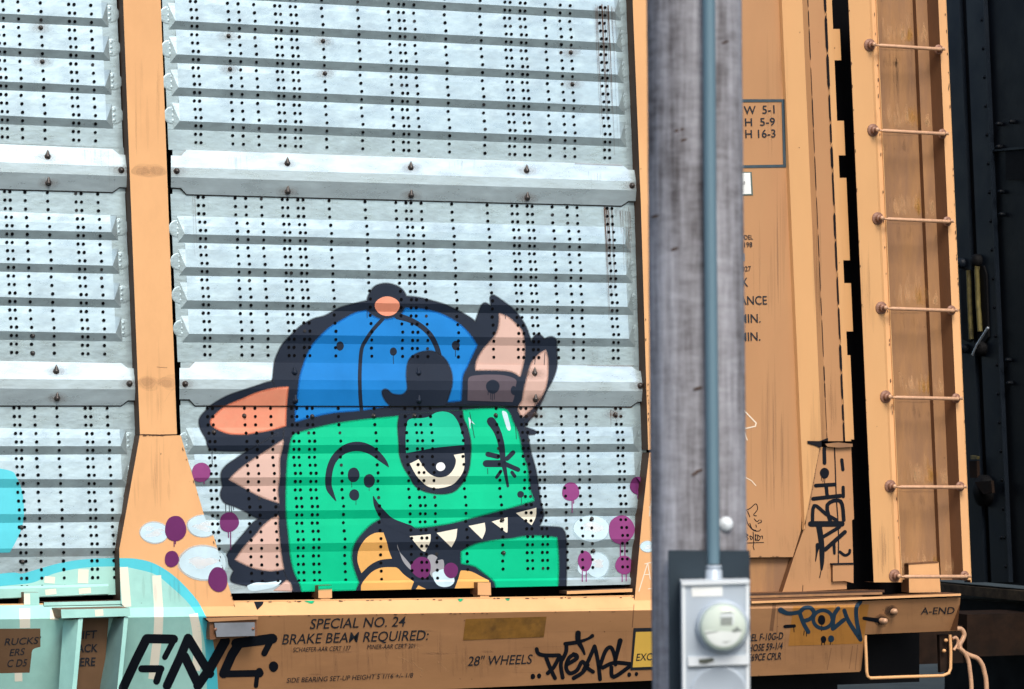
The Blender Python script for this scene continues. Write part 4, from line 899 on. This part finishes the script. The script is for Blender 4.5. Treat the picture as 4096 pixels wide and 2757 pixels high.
for (ij, u, v, wu, hv, m, n, tg) in (('00', 1300, 1500, 110, 900, 'soot_shade_faint', 16, 'post'), ('02', 1440, 800, 100, 700, 'soot_shade_faint', 16, 'post'), ('02', 1450, 1500, 160, 600, 'rust_faint', 22, 'post'), ('03', 1600, 800, 200, 500, 'rust_faint', 20, 'post'),
    ('30', 60, 1500, 60, 1200, 'soot_shade_faint', 14, 'wall'), ('31', 60, 1500, 80, 1200, 'rust_faint', 24, 'wall'), ('32', 100, 1560, 100, 1200, 'rust_faint', 30, 'wall'), ('32', 440, 1500, 60, 900, 'rust_faint', 20, 'wall'), ('33', 120, 330, 120, 260, 'soot_shade_faint', 18, 'wall'), ('31', 450, 1500, 24, 1300, 'soot_shade_faint', 20, 'wall'), ('32', 600, 860, 26, 700, 'soot_shade_faint', 18, 'wall'), ('33', 350, 640, 120, 420, 'soot_shade_faint', 18, 'gus3'),
    ('13', 400, 1480, 600, 420, 'rust_faint', 40, 'sill'), ('13', 1700, 1480, 400, 420, 'rust_faint', 36, 'sill'), ('23', 500, 1480, 400, 420, 'soot_shade_faint', 26, 'sill'), ('33', 500, 1400, 300, 420, 'soot_shade_faint', 40, 'sill'), ('33', 1300, 1030, 260, 240, 'soot_shade_faint', 20, 'sill'), ('31', 900, 1560, 50, 900, 'soot_shade_faint', 10, 'ladder'), ('33', 1040, 560, 50, 500, 'rust_faint', 14, 'ladder')):
    scuff(ij, u, v, wu, hv, m, n, (tg,))
def chips(x0, y0, x1, y1, n, tg, m='edge_chip', off=.004):
    for _ in range(n):
        f = random.random(); x = x0 + (x1 - x0) * f + random.uniform(-2, 2); y = y0 + (y1 - y0) * f + random.uniform(-2, 2); L_ = random.uniform(2, 9); W_ = random.uniform(1, 2.6)
        ux, uy = (x1 - x0), (y1 - y0); q = math.hypot(ux, uy); ux /= q; uy /= q
        P = [(x + ux * L_ * math.cos(a) - uy * W_ * math.sin(a) * random.uniform(.6, 1.2), y + uy * L_ * math.cos(a) + ux * W_ * math.sin(a) * random.uniform(.6, 1.2)) for a in [k * math.pi / 4 for k in range(8)]]
        over(wr, P, m, off, tg)
chips(560, 1741, 708, 1741, 14, ('post',)); chips(0, 2418, 1046, 2408, 16, ('sill',)); chips(1046, 2408, 2536, 2388, 34, ('sill',)); chips(1046, 2466, 2536, 2446, 16, ('sill',)); chips(3395, 39, 3470, 1760, 26, ('wall',)); chips(3072 + 735 / K + 3, 39, 3072 + 960 / K - 2, 2320, 34, ('ladder',)); chips(3072 + 1625 / K - 4, 39, 3072 + 1870 / K - 5, 2320, 40, ('ladder',)); chips(3072 + 990 / K - 8, 39, 3072 + 1225 / K - 10, 2320, 24, ('ladder',))
chips(2560, 600, 2600, 1800, 10, ('post',)); chips(720, 1760, 945, 2440, 16, ('post',)); chips(2850, 2225, 3170, 2225, 10, ('wall',)); chips(3072, 2385, 3830, 2372, 20, ('sill',)); chips(3215, 1790, 3130, 2360, 14, ('gus3',))
for _ in range(70):
    ij = random.choice(['31', '32', '30', '33', '13', '23', '02', '03']); u, v = random.uniform(0, 2300), random.uniform(0, 1500)
    ell(wr, ij, u, v, random.uniform(3, 8), random.uniform(3, 9), random.choice(['rust_stain', 'soot_stain']), 6, ('wall', 'post', 'sill', 'ladder', 'gus3'), .2, 8)
for q in range(10): smudge(wr, '13', random.uniform(200, 2200), random.uniform(1000, 1500), random.uniform(60, 200), random.uniform(8, 20), 'rust_faint', 2, ('sill',))
for s in ('1300,1280 1420,1330 1510,1395', '1510,1395 1500,1460', '1660,1320 1740,1400', '1380,1160 1480,1200'): stroke(wr, '13', s, 'worn_glow', 5, 10, ('sill',))
for s in ('0,870 600,845 1100,830', '300,1050 1100,1045', '0,1420 700,1410', '100,1190 500,1180'): stroke(wr, '23', s, 'rust_faint', 3, 7, ('sill',), cap=False)
stroke(wr, '23', '1110,800 1095,1010', 'rust_stain', 3, 9, ('sill',), sm=False, cap=False); stroke(wr, '33', '60,790 30,1040', 'rust_stain', 3, 34, ('sill',), sm=False, cap=False)
for s in ('90,820 75,1200', '770,1180 740,1380', '815,1170 795,1390', '575,1200 540,1390', '620,780 616,830'): stroke(wr, '33', s, 'soot_stain', 6, 8, ('sill',), sm=False)
for u, v in ((1120, 858), (1030, 946)): smudge(wr, '33', u, v, 70, 60, 'soot_stain', 4, ('sill',))
build('wear_and_shade', wr, root)['kind'] = 'stuff'

# ------------------------------------------------------------------ lettering
def text(s, ij0, u0, v0, ij1, u1, v1, hgt, m='stencil_black', slant=.0, tags=('sill',), bold=.004, off=.0035, parent=root, name='stencil_text', layer=0):
    cu = bpy.data.curves.new('txt', 'FONT'); cu.body = s; cu.offset = bold; cu.resolution_u = 3
    ob = bpy.data.objects.new('txt', cu); COL.objects.link(ob); dg = bpy.context.evaluated_depsgraph_get(); me = ob.evaluated_get(dg).to_mesh()
    V = [v.co.copy() for v in me.vertices]; Fc = [tuple(p.vertices) for p in me.polygons]
    ob.evaluated_get(dg).to_mesh_clear(); bpy.data.objects.remove(ob); bpy.data.curves.remove(cu)
    if not V: return
    x0 = min(v.x for v in V); x1 = max(v.x for v in V); caph = .73
    p0, p1 = tp(ij0, u0, v0), tp(ij1, u1, v1); h = hgt / K; mb = MB(); vs = []
    for v in V:
        f = (v.x - x0) / (x1 - x0); g_ = v.y / caph
        x = p0[0] + (p1[0] - p0[0]) * f + slant * h * g_; y = p0[1] + (p1[1] - p0[1]) * f - h * g_
        vs.append(W(x, y, depth_at(x, y, tags) + off))
    mb.mesh(vs, Fc, m); return build(name, mb, parent)
text('SPECIAL NO. 24', '13', 488, 1022, '13', 1352, 998, 96, slant=.20)
text('BRAKE BEAM REQUIRED:', '13', 236, 1162, '13', 1562, 1122, 96, slant=.20)
text('SCHAEFER-AAR CERT 137', '13', 335, 1234, '13', 856, 1216, 44, slant=.2, bold=.0)
text('MINER-AAR CERT 201', '13', 1010, 1208, '13', 1442, 1196, 44, slant=.2, bold=.0)
text('SIDE BEARING SET-UP HEIGHT 5 1/16 +/- 1/8', '13', 278, 1512, '13', 1426, 1464, 46, slant=.2, bold=.0)
text('28" WHEELS', '13', 1926, 1358, '23', 176, 1338, 90, slant=.2)
text('A-END', '33', 1390, 890, '33', 1695, 884, 66, slant=.15)
text('DEL F-10G-D', '23', 2130, 1136, '33', 135, 1114, 66, slant=.15, bold=.015)
text('HOSE 59-1/4', '23', 2150, 1228, '33', 130, 1206, 66, slant=.15, bold=.015)
text('E69CE CPLR', '23', 2150, 1314, '33', 120, 1298, 66, slant=.15, bold=.015)
WL = ('wall',)
text('W  5-1', '20', 2112, 1042, '30', 62, 1032, 78, slant=-.04, tags=WL, bold=.01); text('H  5-9', '20', 2122, 1148, '30', 66, 1142, 74, slant=-.04, tags=WL, bold=.01); text('H 16-3', '20', 2125, 1256, '30', 70, 1250, 76, slant=-.04, tags=WL, bold=.01); text('O', '20', 2035, 1256, '20', 2080, 1256, 70, slant=-.04, tags=WL, bold=.01)
text('ODEL', '21', 2075, 612, '21', 2194, 612, 42, tags=WL, slant=-.04, bold=.008); text('5198', '21', 2078, 684, '21', 2188, 682, 48, tags=WL, slant=-.04, bold=.008); text('3027', '21', 2066, 904, '21', 2176, 900, 48, tags=WL, slant=-.04, bold=.008)
text('CK', '21', 2040, 1040, '21', 2150, 1040, 84, tags=WL, slant=-.04, bold=.008); text('ANCE', '21', 2072, 1206, '21', 2322, 1204, 82, tags=WL, slant=-.04, bold=.008); text('MIN.', '21', 2070, 1372, '21', 2264, 1368, 82, tags=WL, slant=-.04, bold=.008); text('MIN.', '21', 2070, 1538, '21', 2262, 1532, 82, tags=WL, slant=-.04, bold=.008)
text("RUCKS'", '03', 40, 1172, '03', 360, 1156, 66, slant=.22, tags=('sill',), bold=.01); text('ERS', '03', 85, 1270, '03', 218, 1258, 66, slant=.22, bold=.01); text('C D5', '03', 60, 1370, '03', 238, 1362, 70, slant=.22, bold=.01)
JB = ('jackback',)
text('LIFT', '03', 700, 1116, '03', 878, 1104, 74, slant=.1, tags=JB, bold=.02); text('JACK', '03', 672, 1236, '03', 888, 1230, 74, slant=.1, tags=JB, bold=.02); text('HERE', '03', 660, 1362, '03', 864, 1356, 78, slant=.1, tags=JB, bold=.02)
bx = MB()
for P in ([tp('20', 1900, 904), tp('30', 150, 904), tp('30', 151, 928), tp('20', 1900, 932)], [tp('30', 124, 928), tp('30', 151, 928), tp('30', 164, 1498), tp('30', 138, 1500)], [tp('20', 1900, 1508), tp('30', 164, 1498), tp('30', 165, 1524), tp('20', 1900, 1532)]): over(bx, P, 'box_line', .0035, WL)
build('outline_box', bx, root)
stk = MB(); over(stk, [tp('21', 1980, -2), tp('21', 2182, -2), tp('21', 2194, 210), tp('21', 1990, 216)], 'sticker_green', .003, WL); over(stk, [tp('21', 1990, 12), tp('21', 2168, 6), tp('21', 2178, 198), tp('21', 1995, 204)], 'sticker_white', .0042, WL); so_ = build('white_sticker', stk, root)
text('AII', '21', 2068, 118, '21', 2120, 112, 30, tags=WL, off=.0055, name='sticker_text', parent=so_)
gq = MB(); over(gq, [tp('21', 2030, 742), tp('21', 2118, 740), tp('21', 2120, 808), tp('21', 2030, 810)], 'grey_tag', .003, WL); build('grey_decal', gq, root)
ys_ = MB(); over(ys_, [tp('23', 1106, 1015), tp('23', 1820, 1000), tp('23', 1790, 1375), tp('23', 1078, 1398)], 'stencil_black', .003, ('sill',)); over(ys_, [tp('23', 1128, 1050), tp('23', 1790, 1032), tp('23', 1765, 1350), tp('23', 1098, 1372)], 'sign_yellow', .0042, ('sill',)); yo = build('yellow_notice', ys_, root)
text('EXCE', '23', 1130, 1312, '23', 1312, 1304, 68, slant=.15, off=.0058, parent=yo, name='notice_text'); text('TI', '23', 1272, 1166, '23', 1322, 1164, 60, slant=.12, off=.0058, parent=yo, name='notice_text')
gd = MB(); over(gd, [tp('13', 1908, 932), tp('23', 315, 910), tp('23', 290, 1095), tp('13', 1885, 1125)], 'placard_gold', .003, ('sill',))
for u in (1980, 2120, 2260, 2430, 2520): smudge(gd, '13', u, 1010, 55, 60, 'soot_stain', 4, ('sill',))
build('worn_placard', gd, root)
# chalk scratches and marker sketch
ck = MB()
for ij, s, w_ in (('22', '2110,600 2222,715 2215,745 2105,770', 12), ('22', '2115,800 2140,870', 10), ('22', '2105,1200 2180,1240 2220,1285', 8), ('22', '1305,1405 1270,1430 1258,1500 1252,1560', 12), ('22', '1250,1480 1310,1475', 10), ('23', '1155,680 1235,420 1258,570', 9), ('23', '1200,530 1252,525', 8), ('23', '1275,415 1288,570', 8), ('23', '1210,430 1290,412', 9), ('23', '1240,658 1292,650', 8)):
    ck.cut(); stroke(ck, ij, s, 'g_scratch', 5, w_, ('wall', 'post'), sm=False)
build('chalk_mark', ck, root)
dk = MB()
for ij, s in (('22', '2130,1510 2170,1490 2220,1450 2235,1500 2200,1550 2225,1560'), ('22', '2145,1520 2165,1568'), ('23', '2125,0 2150,70 2200,125 2250,130 2262,115'), ('23', '2165,60 2185,110 2220,125'), ('23', '2205,20 2230,45 2250,30'), ('23', '2240,60 2270,50 2265,30'), ('23', '2220,75 2225,95'), ('23', '2110,100 2130,60'), ('23', '2118,150 2125,215 2150,200 2130,180 2150,170 2120,150'), ('23', '2165,175 2175,210 2190,190 2170,175'), ('23', '2195,140 2200,240 2195,270 2205,300'), ('23', '2215,160 2215,220'), ('23', '2225,165 2215,190 2230,220'), ('23', '2235,165 2260,190 2240,220 2235,165'), ('23', '2265,180 2280,175 2280,200'), ('23', '2130,240 2290,235')):
    stroke(dk, ij, s, 'g_black', 5, 7, WL)
build('marker_sketch', dk, root)

# ------------------------------------------------------------------ the dark wagon behind the coupling
X0 = 11.65
dw = thing('railroad_car', 'dark navy riveted wagon end seen beyond the orange ladder', 'railroad car', (X0 + .5, 1.6, 0))
def dq(mb, P, off, m, thick=.02):
    fr = [WX(*p, X0 - off) for p in P]; bk_ = [v + Vector((thick, 0, 0)) for v in fr]; mb.face(fr, m)
    for i in range(len(fr)): j = (i + 1) % len(fr); mb.face([fr[i], fr[j], bk_[j], bk_[i]], m)
LD = lambda v: (lambda y: 3072 + v / K + .0437 * (y - 39))
ew = MB(); ew.box((X0, -.1, 1.28), (X0 + 3, 3.0, 5.4), 'navy_paint'); build('end_wall', ew, dw)
yy = [-80, 700, 1500, 2330]
v1 = MB()
for a, b in zip(yy[:-1], yy[1:]): dq(v1, [(LD(1560)(a), a), (LD(1745)(a), a), (LD(1745)(b), b), (LD(1560)(b), b)], .03, 'navy_light', .03)
build('corner_sheet', v1, dw)
v2 = MB()
for a, b in zip(yy[:-1], yy[1:]): dq(v2, [(LD(1745)(a), a), (LD(1806)(a), a), (LD(1806)(b), b), (LD(1745)(b), b)], .004, 'frame_black', .004)
build('recess_slot', v2, dw)
v3 = MB()
for a, b in zip(yy[:-1], yy[1:]): dq(v3, [(LD(1806)(a), a), (LD(1962)(a), a), (LD(1962)(b), b), (LD(1806)(b), b)], .03, 'navy_light', .03)
for a, b in zip(yy[:-1], yy[1:]): dq(v3, [(LD(1955)(a), a), (LD(1966)(a), a), (LD(1966)(b), b), (LD(1955)(b), b)], .036, 'navy_light', .03)
build('riveted_sheet', v3, dw)
def rv(px, py):
    r = MB(); c = WX(px, py, X0 - .0); 
    r.lathe(c, (-1, 0, 0), [(0, .014), (.030, .014), (.038, .009), (.041, 0)], 'navy_paint', 8); build('rivet', r, dw)
y = 80
while y < 2300: rv(LD(1966)(y) + 6, y); y += 115
for ij, u, v in (('30', 2125, 1130), ('30', 2128, 1338), ('31', 2145, 178), ('31', 2152, 385), ('32', 2210, 142), ('32', 2222, 352), ('30', 2240, 1110), ('33', 2160, 190)): rv(*tp(ij, u, v))
v4 = MB(); dq(v4, [tp('30', 1985, 1372), tp('30', 2245, 1340), tp('30', 2400, 1340), tp('30', 2400, 1350), tp('30', 1990, 1384)], .02, 'navy_light'); dq(v4, [tp('30', 2160, 1360), tp('30', 2500, 1350), tp('31', 2500, 70), tp('31', 2165, 70)], .012, 'frame_black', .01); build('end_panel', v4, dw)
sl = MB()
dq(sl, [tp('31', 1745, 890), tp('31', 1790, 870), tp('31', 1860, 905), tp('31', 1868, 1520), tp('31', 1830, 1550), tp('31', 1770, 1520)], .036, 'frame_black'); dq(sl, [tp('31', 1880, 860), tp('31', 1960, 850), tp('31', 1985, 930), tp('31', 2005, 1500), tp('31', 1970, 1550), tp('31', 1900, 1520)], .042, 'frame_black'); build('hand_slot', sl, dw)
for s in ('1825,895 1835,1200 1850,1520', '1905,860 1900,900 1912,1200 1930,1450'):
    r = MB(); P = t('31', s); r.tube([WX(a, b, X0 - .06) for a, b, c in P], .017, 'yellow_rod', 8); build('yellow_rod', r, dw)
r = MB(); r.tube([WX(*tp('31', 2003, 1415), X0 - .09), WX(*tp('31', 1905, 1568), X0 - .09), WX(*tp('32', 1862, 95), X0 - .09)], .008, 'silver_rod', 8); build('silver_rod', r, dw)
lp = MB()
lp.lathe(WX(*tp('32', 1960, 40), X0 - .03), (-1, 0, 0), [(0, .05), (.04, .05), (.06, .03), (.06, 0)], 'frame_black', 14); lp.cut(); lp.lathe(WX(*tp('32', 1810, 40), X0 - .03), (-1, 0, 0), [(0, .03), (.03, .03), (.04, 0)], 'navy_light', 12)
lp.cut(); lp.lathe(WX(*tp('31', 1920, 810), X0 - .03), (-1, 0, 0), [(0, .045), (.03, .045), (.05, .03), (.05, 0)], 'frame_black', 14); lp.cut(); lp.lathe(WX(*tp('31', 1775, 830), X0 - .03), (-1, 0, 0), [(0, .035), (.03, .035), (.04, 0)], 'navy_light', 12)
build('latch', lp, dw)
hw = MB(); hw.lathe(WX(*tp('32', 2000, 1330), X0 - .02), (-1, 0, 0), [(0, .10), (.05, .10), (.07, .07), (.09, .03), (.09, 0)], 'frame_black', 18)
dq(hw, [tp('32', 1880, 1255), tp('32', 2030, 1240), tp('32', 2040, 1350), tp('32', 1960, 1365)], .11, 'rusty_dark'); dq(hw, [tp('32', 1832, 1060), tp('32', 1900, 1060), tp('32', 1905, 1215), tp('32', 1838, 1215)], .08, 'rusty_dark'); dq(hw, [tp('32', 1842, 1010), tp('32', 1905, 1020), tp('32', 1900, 1045), tp('32', 1845, 1045)], .085, 'yellow_rod')
build('brake_gear', hw, dw)
pf = MB(); pf.box((X0 - .05, -.1, 1.19), (X0 + .1, 3.0, 1.25), 'rust_plate'); build('end_platform', pf, dw)
uf2 = MB(); uf2.box((X0 + .02, -.1, .90), (X0 + 3, 3.0, 1.16), 'frame_black'); uf2.box((X0 + .25, .2, .5), (X0 + 2, 2.8, .90), 'frame_black'); build('underframe', uf2, dw)
cpk = MB(); cpk.box((X0 - .5, 1.25, .86), (X0 + .1, 1.62, 1.12), 'rusty_dark'); cpk.box((X0 - .9, 1.3, .82), (X0 - .45, 1.65, 1.05), 'rusty_dark'); build('coupler', cpk, dw)

# ------------------------------------------------------------------ pole, conduit and meter
PDIST = 11.4
a = WD(2776, -250, PDIST); b = WD(2800, 2757, PDIST); dirp = (b - a); base = a + dirp * (a.z / (a.z - b.z)); top_ = a - dirp * .5
pole = thing('utility_pole', 'weathered grey wooden utility pole standing in front of the orange wagon', 'utility pole', (base.x, base.y, 0))
pm_ = MB(); nseg = 60; PR = .1535; nn = 48
ring = []
for i in range(nseg + 1):
    c = top_ + (base - top_) * (i / nseg)
    for k in range(nn):
        an = 2 * math.pi * k / nn; rr = PR * (1 + .012 * math.sin(5 * an + i * .05) + .006 * math.sin(13 * an + 1.3) + random.uniform(-.004, .004)) * (1 + .02 * i / nseg)
        ring.append(c + Vector((math.cos(an) * rr, math.sin(an) * rr, 0)))
pm_.mesh(ring, [(i * nn + k, i * nn + (k + 1) % nn, (i + 1) * nn + (k + 1) % nn, (i + 1) * nn + k) for i in range(nseg) for k in range(nn)], 'weathered_wood', True)
build('shaft', pm_, pole)
toC = Vector((CAM.x - base.x, CAM.y - base.y, 0)).normalized(); side = Vector((-toC.y, toC.x, 0)); 
if side.dot(RT) < 0: side = -side
# checks (cracks) and nails in the wood
def on_pole(px, py, lift=.0):
    r_ = ray(px, py); axp = a + dirp * ((py + 250) / 3007.0); o = CAM - axp; o.z = 0; d = Vector((r_.x, r_.y, 0)); A2 = d.dot(d); B2 = 2 * o.dot(d); C2 = o.dot(o) - (PR + lift) ** 2; disc = B2 * B2 - 4 * A2 * C2
    tt = (-B2 - math.sqrt(max(disc, 0))) / (2 * A2); return CAM + r_ * tt
kn = MB()
for ij, u, v, s in (('22', 1690, 400, 34), ('22', 1700, 1150, 30), ('20', 1520, 1185, 36), ('20', 1560, 1275, 26), ('21', 1480, 700, 30), ('21', 1300, 400, 28), ('20', 1940, 385, 28), ('22', 1660, 1180, 24)):
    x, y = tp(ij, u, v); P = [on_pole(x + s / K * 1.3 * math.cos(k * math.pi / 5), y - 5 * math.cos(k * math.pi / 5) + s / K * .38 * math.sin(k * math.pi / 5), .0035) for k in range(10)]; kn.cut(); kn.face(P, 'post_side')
build('knot', kn, pole)
ct = MB(); cpx, cpy = tp('23', 1945, 68); cc = on_pole(cpx, cpy, .0); ct.lathe(cc, toC, [(0, .024), (.012, .024), (.02, .018), (.024, 0)], 'meter_light', 18); build('white_cap', ct, pole)
cd = thing('conduit_pipe', 'thin blue grey metal conduit running down the wooden pole into the meter box', 'conduit', (base.x - .1, base.y - .2, 1.8))
CD = PDIST - PR - .03
cm = MB(); P = [WD(2834, -250, CD), WD(2840, 800, CD), WD(2848, 1600, CD), WD(2854, 2262, CD)]; cm.tube(P, .0205, 'conduit_grey', 16)
build('pipe', cm, cd)
hb_ = MB(); q0 = WD(2855, 2262, CD); hb_.lathe(q0, (0, 0, -1), [(-.004, .024), (0, .026), (.008, .026), (.010, .020), (.014, .027), (.042, .028), (.046, .033), (.052, .033), (.055, .02)], 'meter_grey', 20)
hb_.lathe(q0 + Vector((0, 0, .004)), (0, 0, -1), [(0, .0255), (.005, .0255)], 'rusty_dark', 20); build('hub', hb_, cd)
bbm = MB(); BD = PDIST - PR + .02
def slabD(mb, P, dist, thick, m, bev=0):
    fr = [WD(x, y, dist) for x, y in P]; bk_ = [v + FW * thick for v in fr]; n = len(fr); mb.face(fr, m)
    for i in range(n): j = (i + 1) % n; mb.face([fr[i], fr[j], bk_[j], bk_[i]], m)
bb = thing('backboard', 'dark slate coloured board fixed to the pole behind the meter box', 'backboard', (base.x, base.y - .3, 1.2))
slabD(bbm, [tp('23', 1425, 308), tp('23', 2165, 312), tp('23', 2175, 2400), tp('23', 1440, 2400)], BD - .055, .04, 'backboard'); build('board', bbm, bb)
mt = thing('electric_meter', 'light grey electric meter box with round glass meter on the pole', 'electric meter', (base.x, base.y - .4, 1.2))
EB = BD - .065 - .11
en = MB(); slabD(en, [tp('23', 1562, 600), tp('23', 2150, 596), tp('23', 2158, 1262), tp('23', 2158, 2200), tp('23', 1568, 2200)], EB, .11, 'meter_grey')
slabD(en, [tp('23', 1542, 590), tp('23', 2163, 578), tp('23', 2163, 606), tp('23', 1546, 626)], EB - .012, .125, 'meter_light')
slabD(en, [tp('23', 1546, 624), tp('23', 1578, 622), tp('23', 1584, 2200), tp('23', 1560, 2200)], EB - .005, .1, 'meter_light')
slabD(en, [tp('23', 2128, 606), tp('23', 2160, 604), tp('23', 2166, 2200), tp('23', 2136, 2200)], EB - .005, .1, 'meter_light')
slabD(en, [tp('23', 1600, 1275), tp('23', 2150, 1262), tp('23', 2154, 1345), tp('23', 1606, 1362)], EB - .010, .02, 'meter_light')
slabD(en, [tp('23', 1606, 1362), tp('23', 2154, 1345), tp('23', 2154, 1352), tp('23', 1606, 1370)], EB - .011, .02, 'backboard')
build('enclosure', en, mt)
lb = MB(); slabD(lb, [tp('23', 1632, 640), tp('23', 1915, 632), tp('23', 1915, 722), tp('23', 1640, 730)], EB - .002, .002, 'sticker_white'); build('label_plate', lb, mt)
lb = MB(); slabD(lb, [tp('23', 1700, 1300), tp('23', 1830, 1285), tp('23', 1840, 1315), tp('23', 1760, 1340), tp('23', 1705, 1335)], EB - .013, .002, 'meter_dark'); build('latch_tab', lb, mt)
cm_ = tp('23', 1915, 1000); mc = WD(cm_[0], cm_[1], EB); R0 = 222 / K / 1233 * 1.02; nax = -FW
rg_ = MB(); rg_.lathe(mc, nax, [(0, R0 * 1.04), (.012, R0 * 1.05), (.022, R0 * 1.0), (.026, R0 * .93), (.022, R0 * .90)], 'meter_grey', 48); build('ring', rg_, mt)
fc = MB(); fc.lathe(mc, nax, [(.0, R0 * .92), (.03, R0 * .90), (.045, R0 * .86), (.050, R0 * .80), (.050, 0)], 'meter_face', 48)
build('dial_body', fc, mt)
fc2 = MB(); u_, v_ = RT, UP
def onface(x, y, d): return mc + RT * (x * R0) + UP * (y * R0) + nax * d
fc2.face([onface(x, y, .0525) for x, y in ((-.12, .52), (.42, .58), (.42, .12), (-.10, .10))], 'meter_light'); fc2.face([onface(x, y, .054) for x, y in ((-.10, .40), (.34, .41), (.34, .11), (-.10, .10))], 'meter_dark'); fc2.face([onface(x, y, .054) for x, y in ((-.14, .52), (.0, .62), (.26, .63), (.40, .53), (.30, .56), (.0, .56))], 'meter_dark'); build('display', fc2, mt)
lw = MB(); lw.face([onface(.72 * math.cos(k), .72 * math.sin(k) - .02, .0525) for k in [math.radians(q) for q in range(188, 353, 8)]], 'sticker_white')
lw.face([onface(x, y, .054) for x, y in ((-.72, -.20), (-.2, -.14), (-.2, -.17), (-.70, -.25))], 'meter_dark'); lw.face([onface(x, y, .054) for x, y in ((.3, -.13), (.55, .05), (.62, -.05), (.75, -.12), (.55, -.16), (.4, -.2))], 'meter_dark'); lw.face([onface(x, y, .054) for x, y in ((-.1, -.52), (.1, -.60), (.35, -.50), (.1, -.56))], 'meter_dark'); build('rating_plate', lw, mt)
gl = MB(); gl.lathe(mc, nax, [(.02, R0 * .95), (.07, R0 * .93), (.085, R0 * .88), (.095, R0 * .75), (.10, R0 * .5), (.102, 0)], 'meter_glass', 48); build('glass_cover', gl, mt)
lo = tp('23', 1885, 1620); lr = MB(); lr.lathe(WD(lo[0], lo[1], EB), nax, [(0, .092), (.003, .092), (.0045, .086), (.002, .080), (.002, 0)], 'meter_grey', 40); build('knockout_ring', lr, mt)
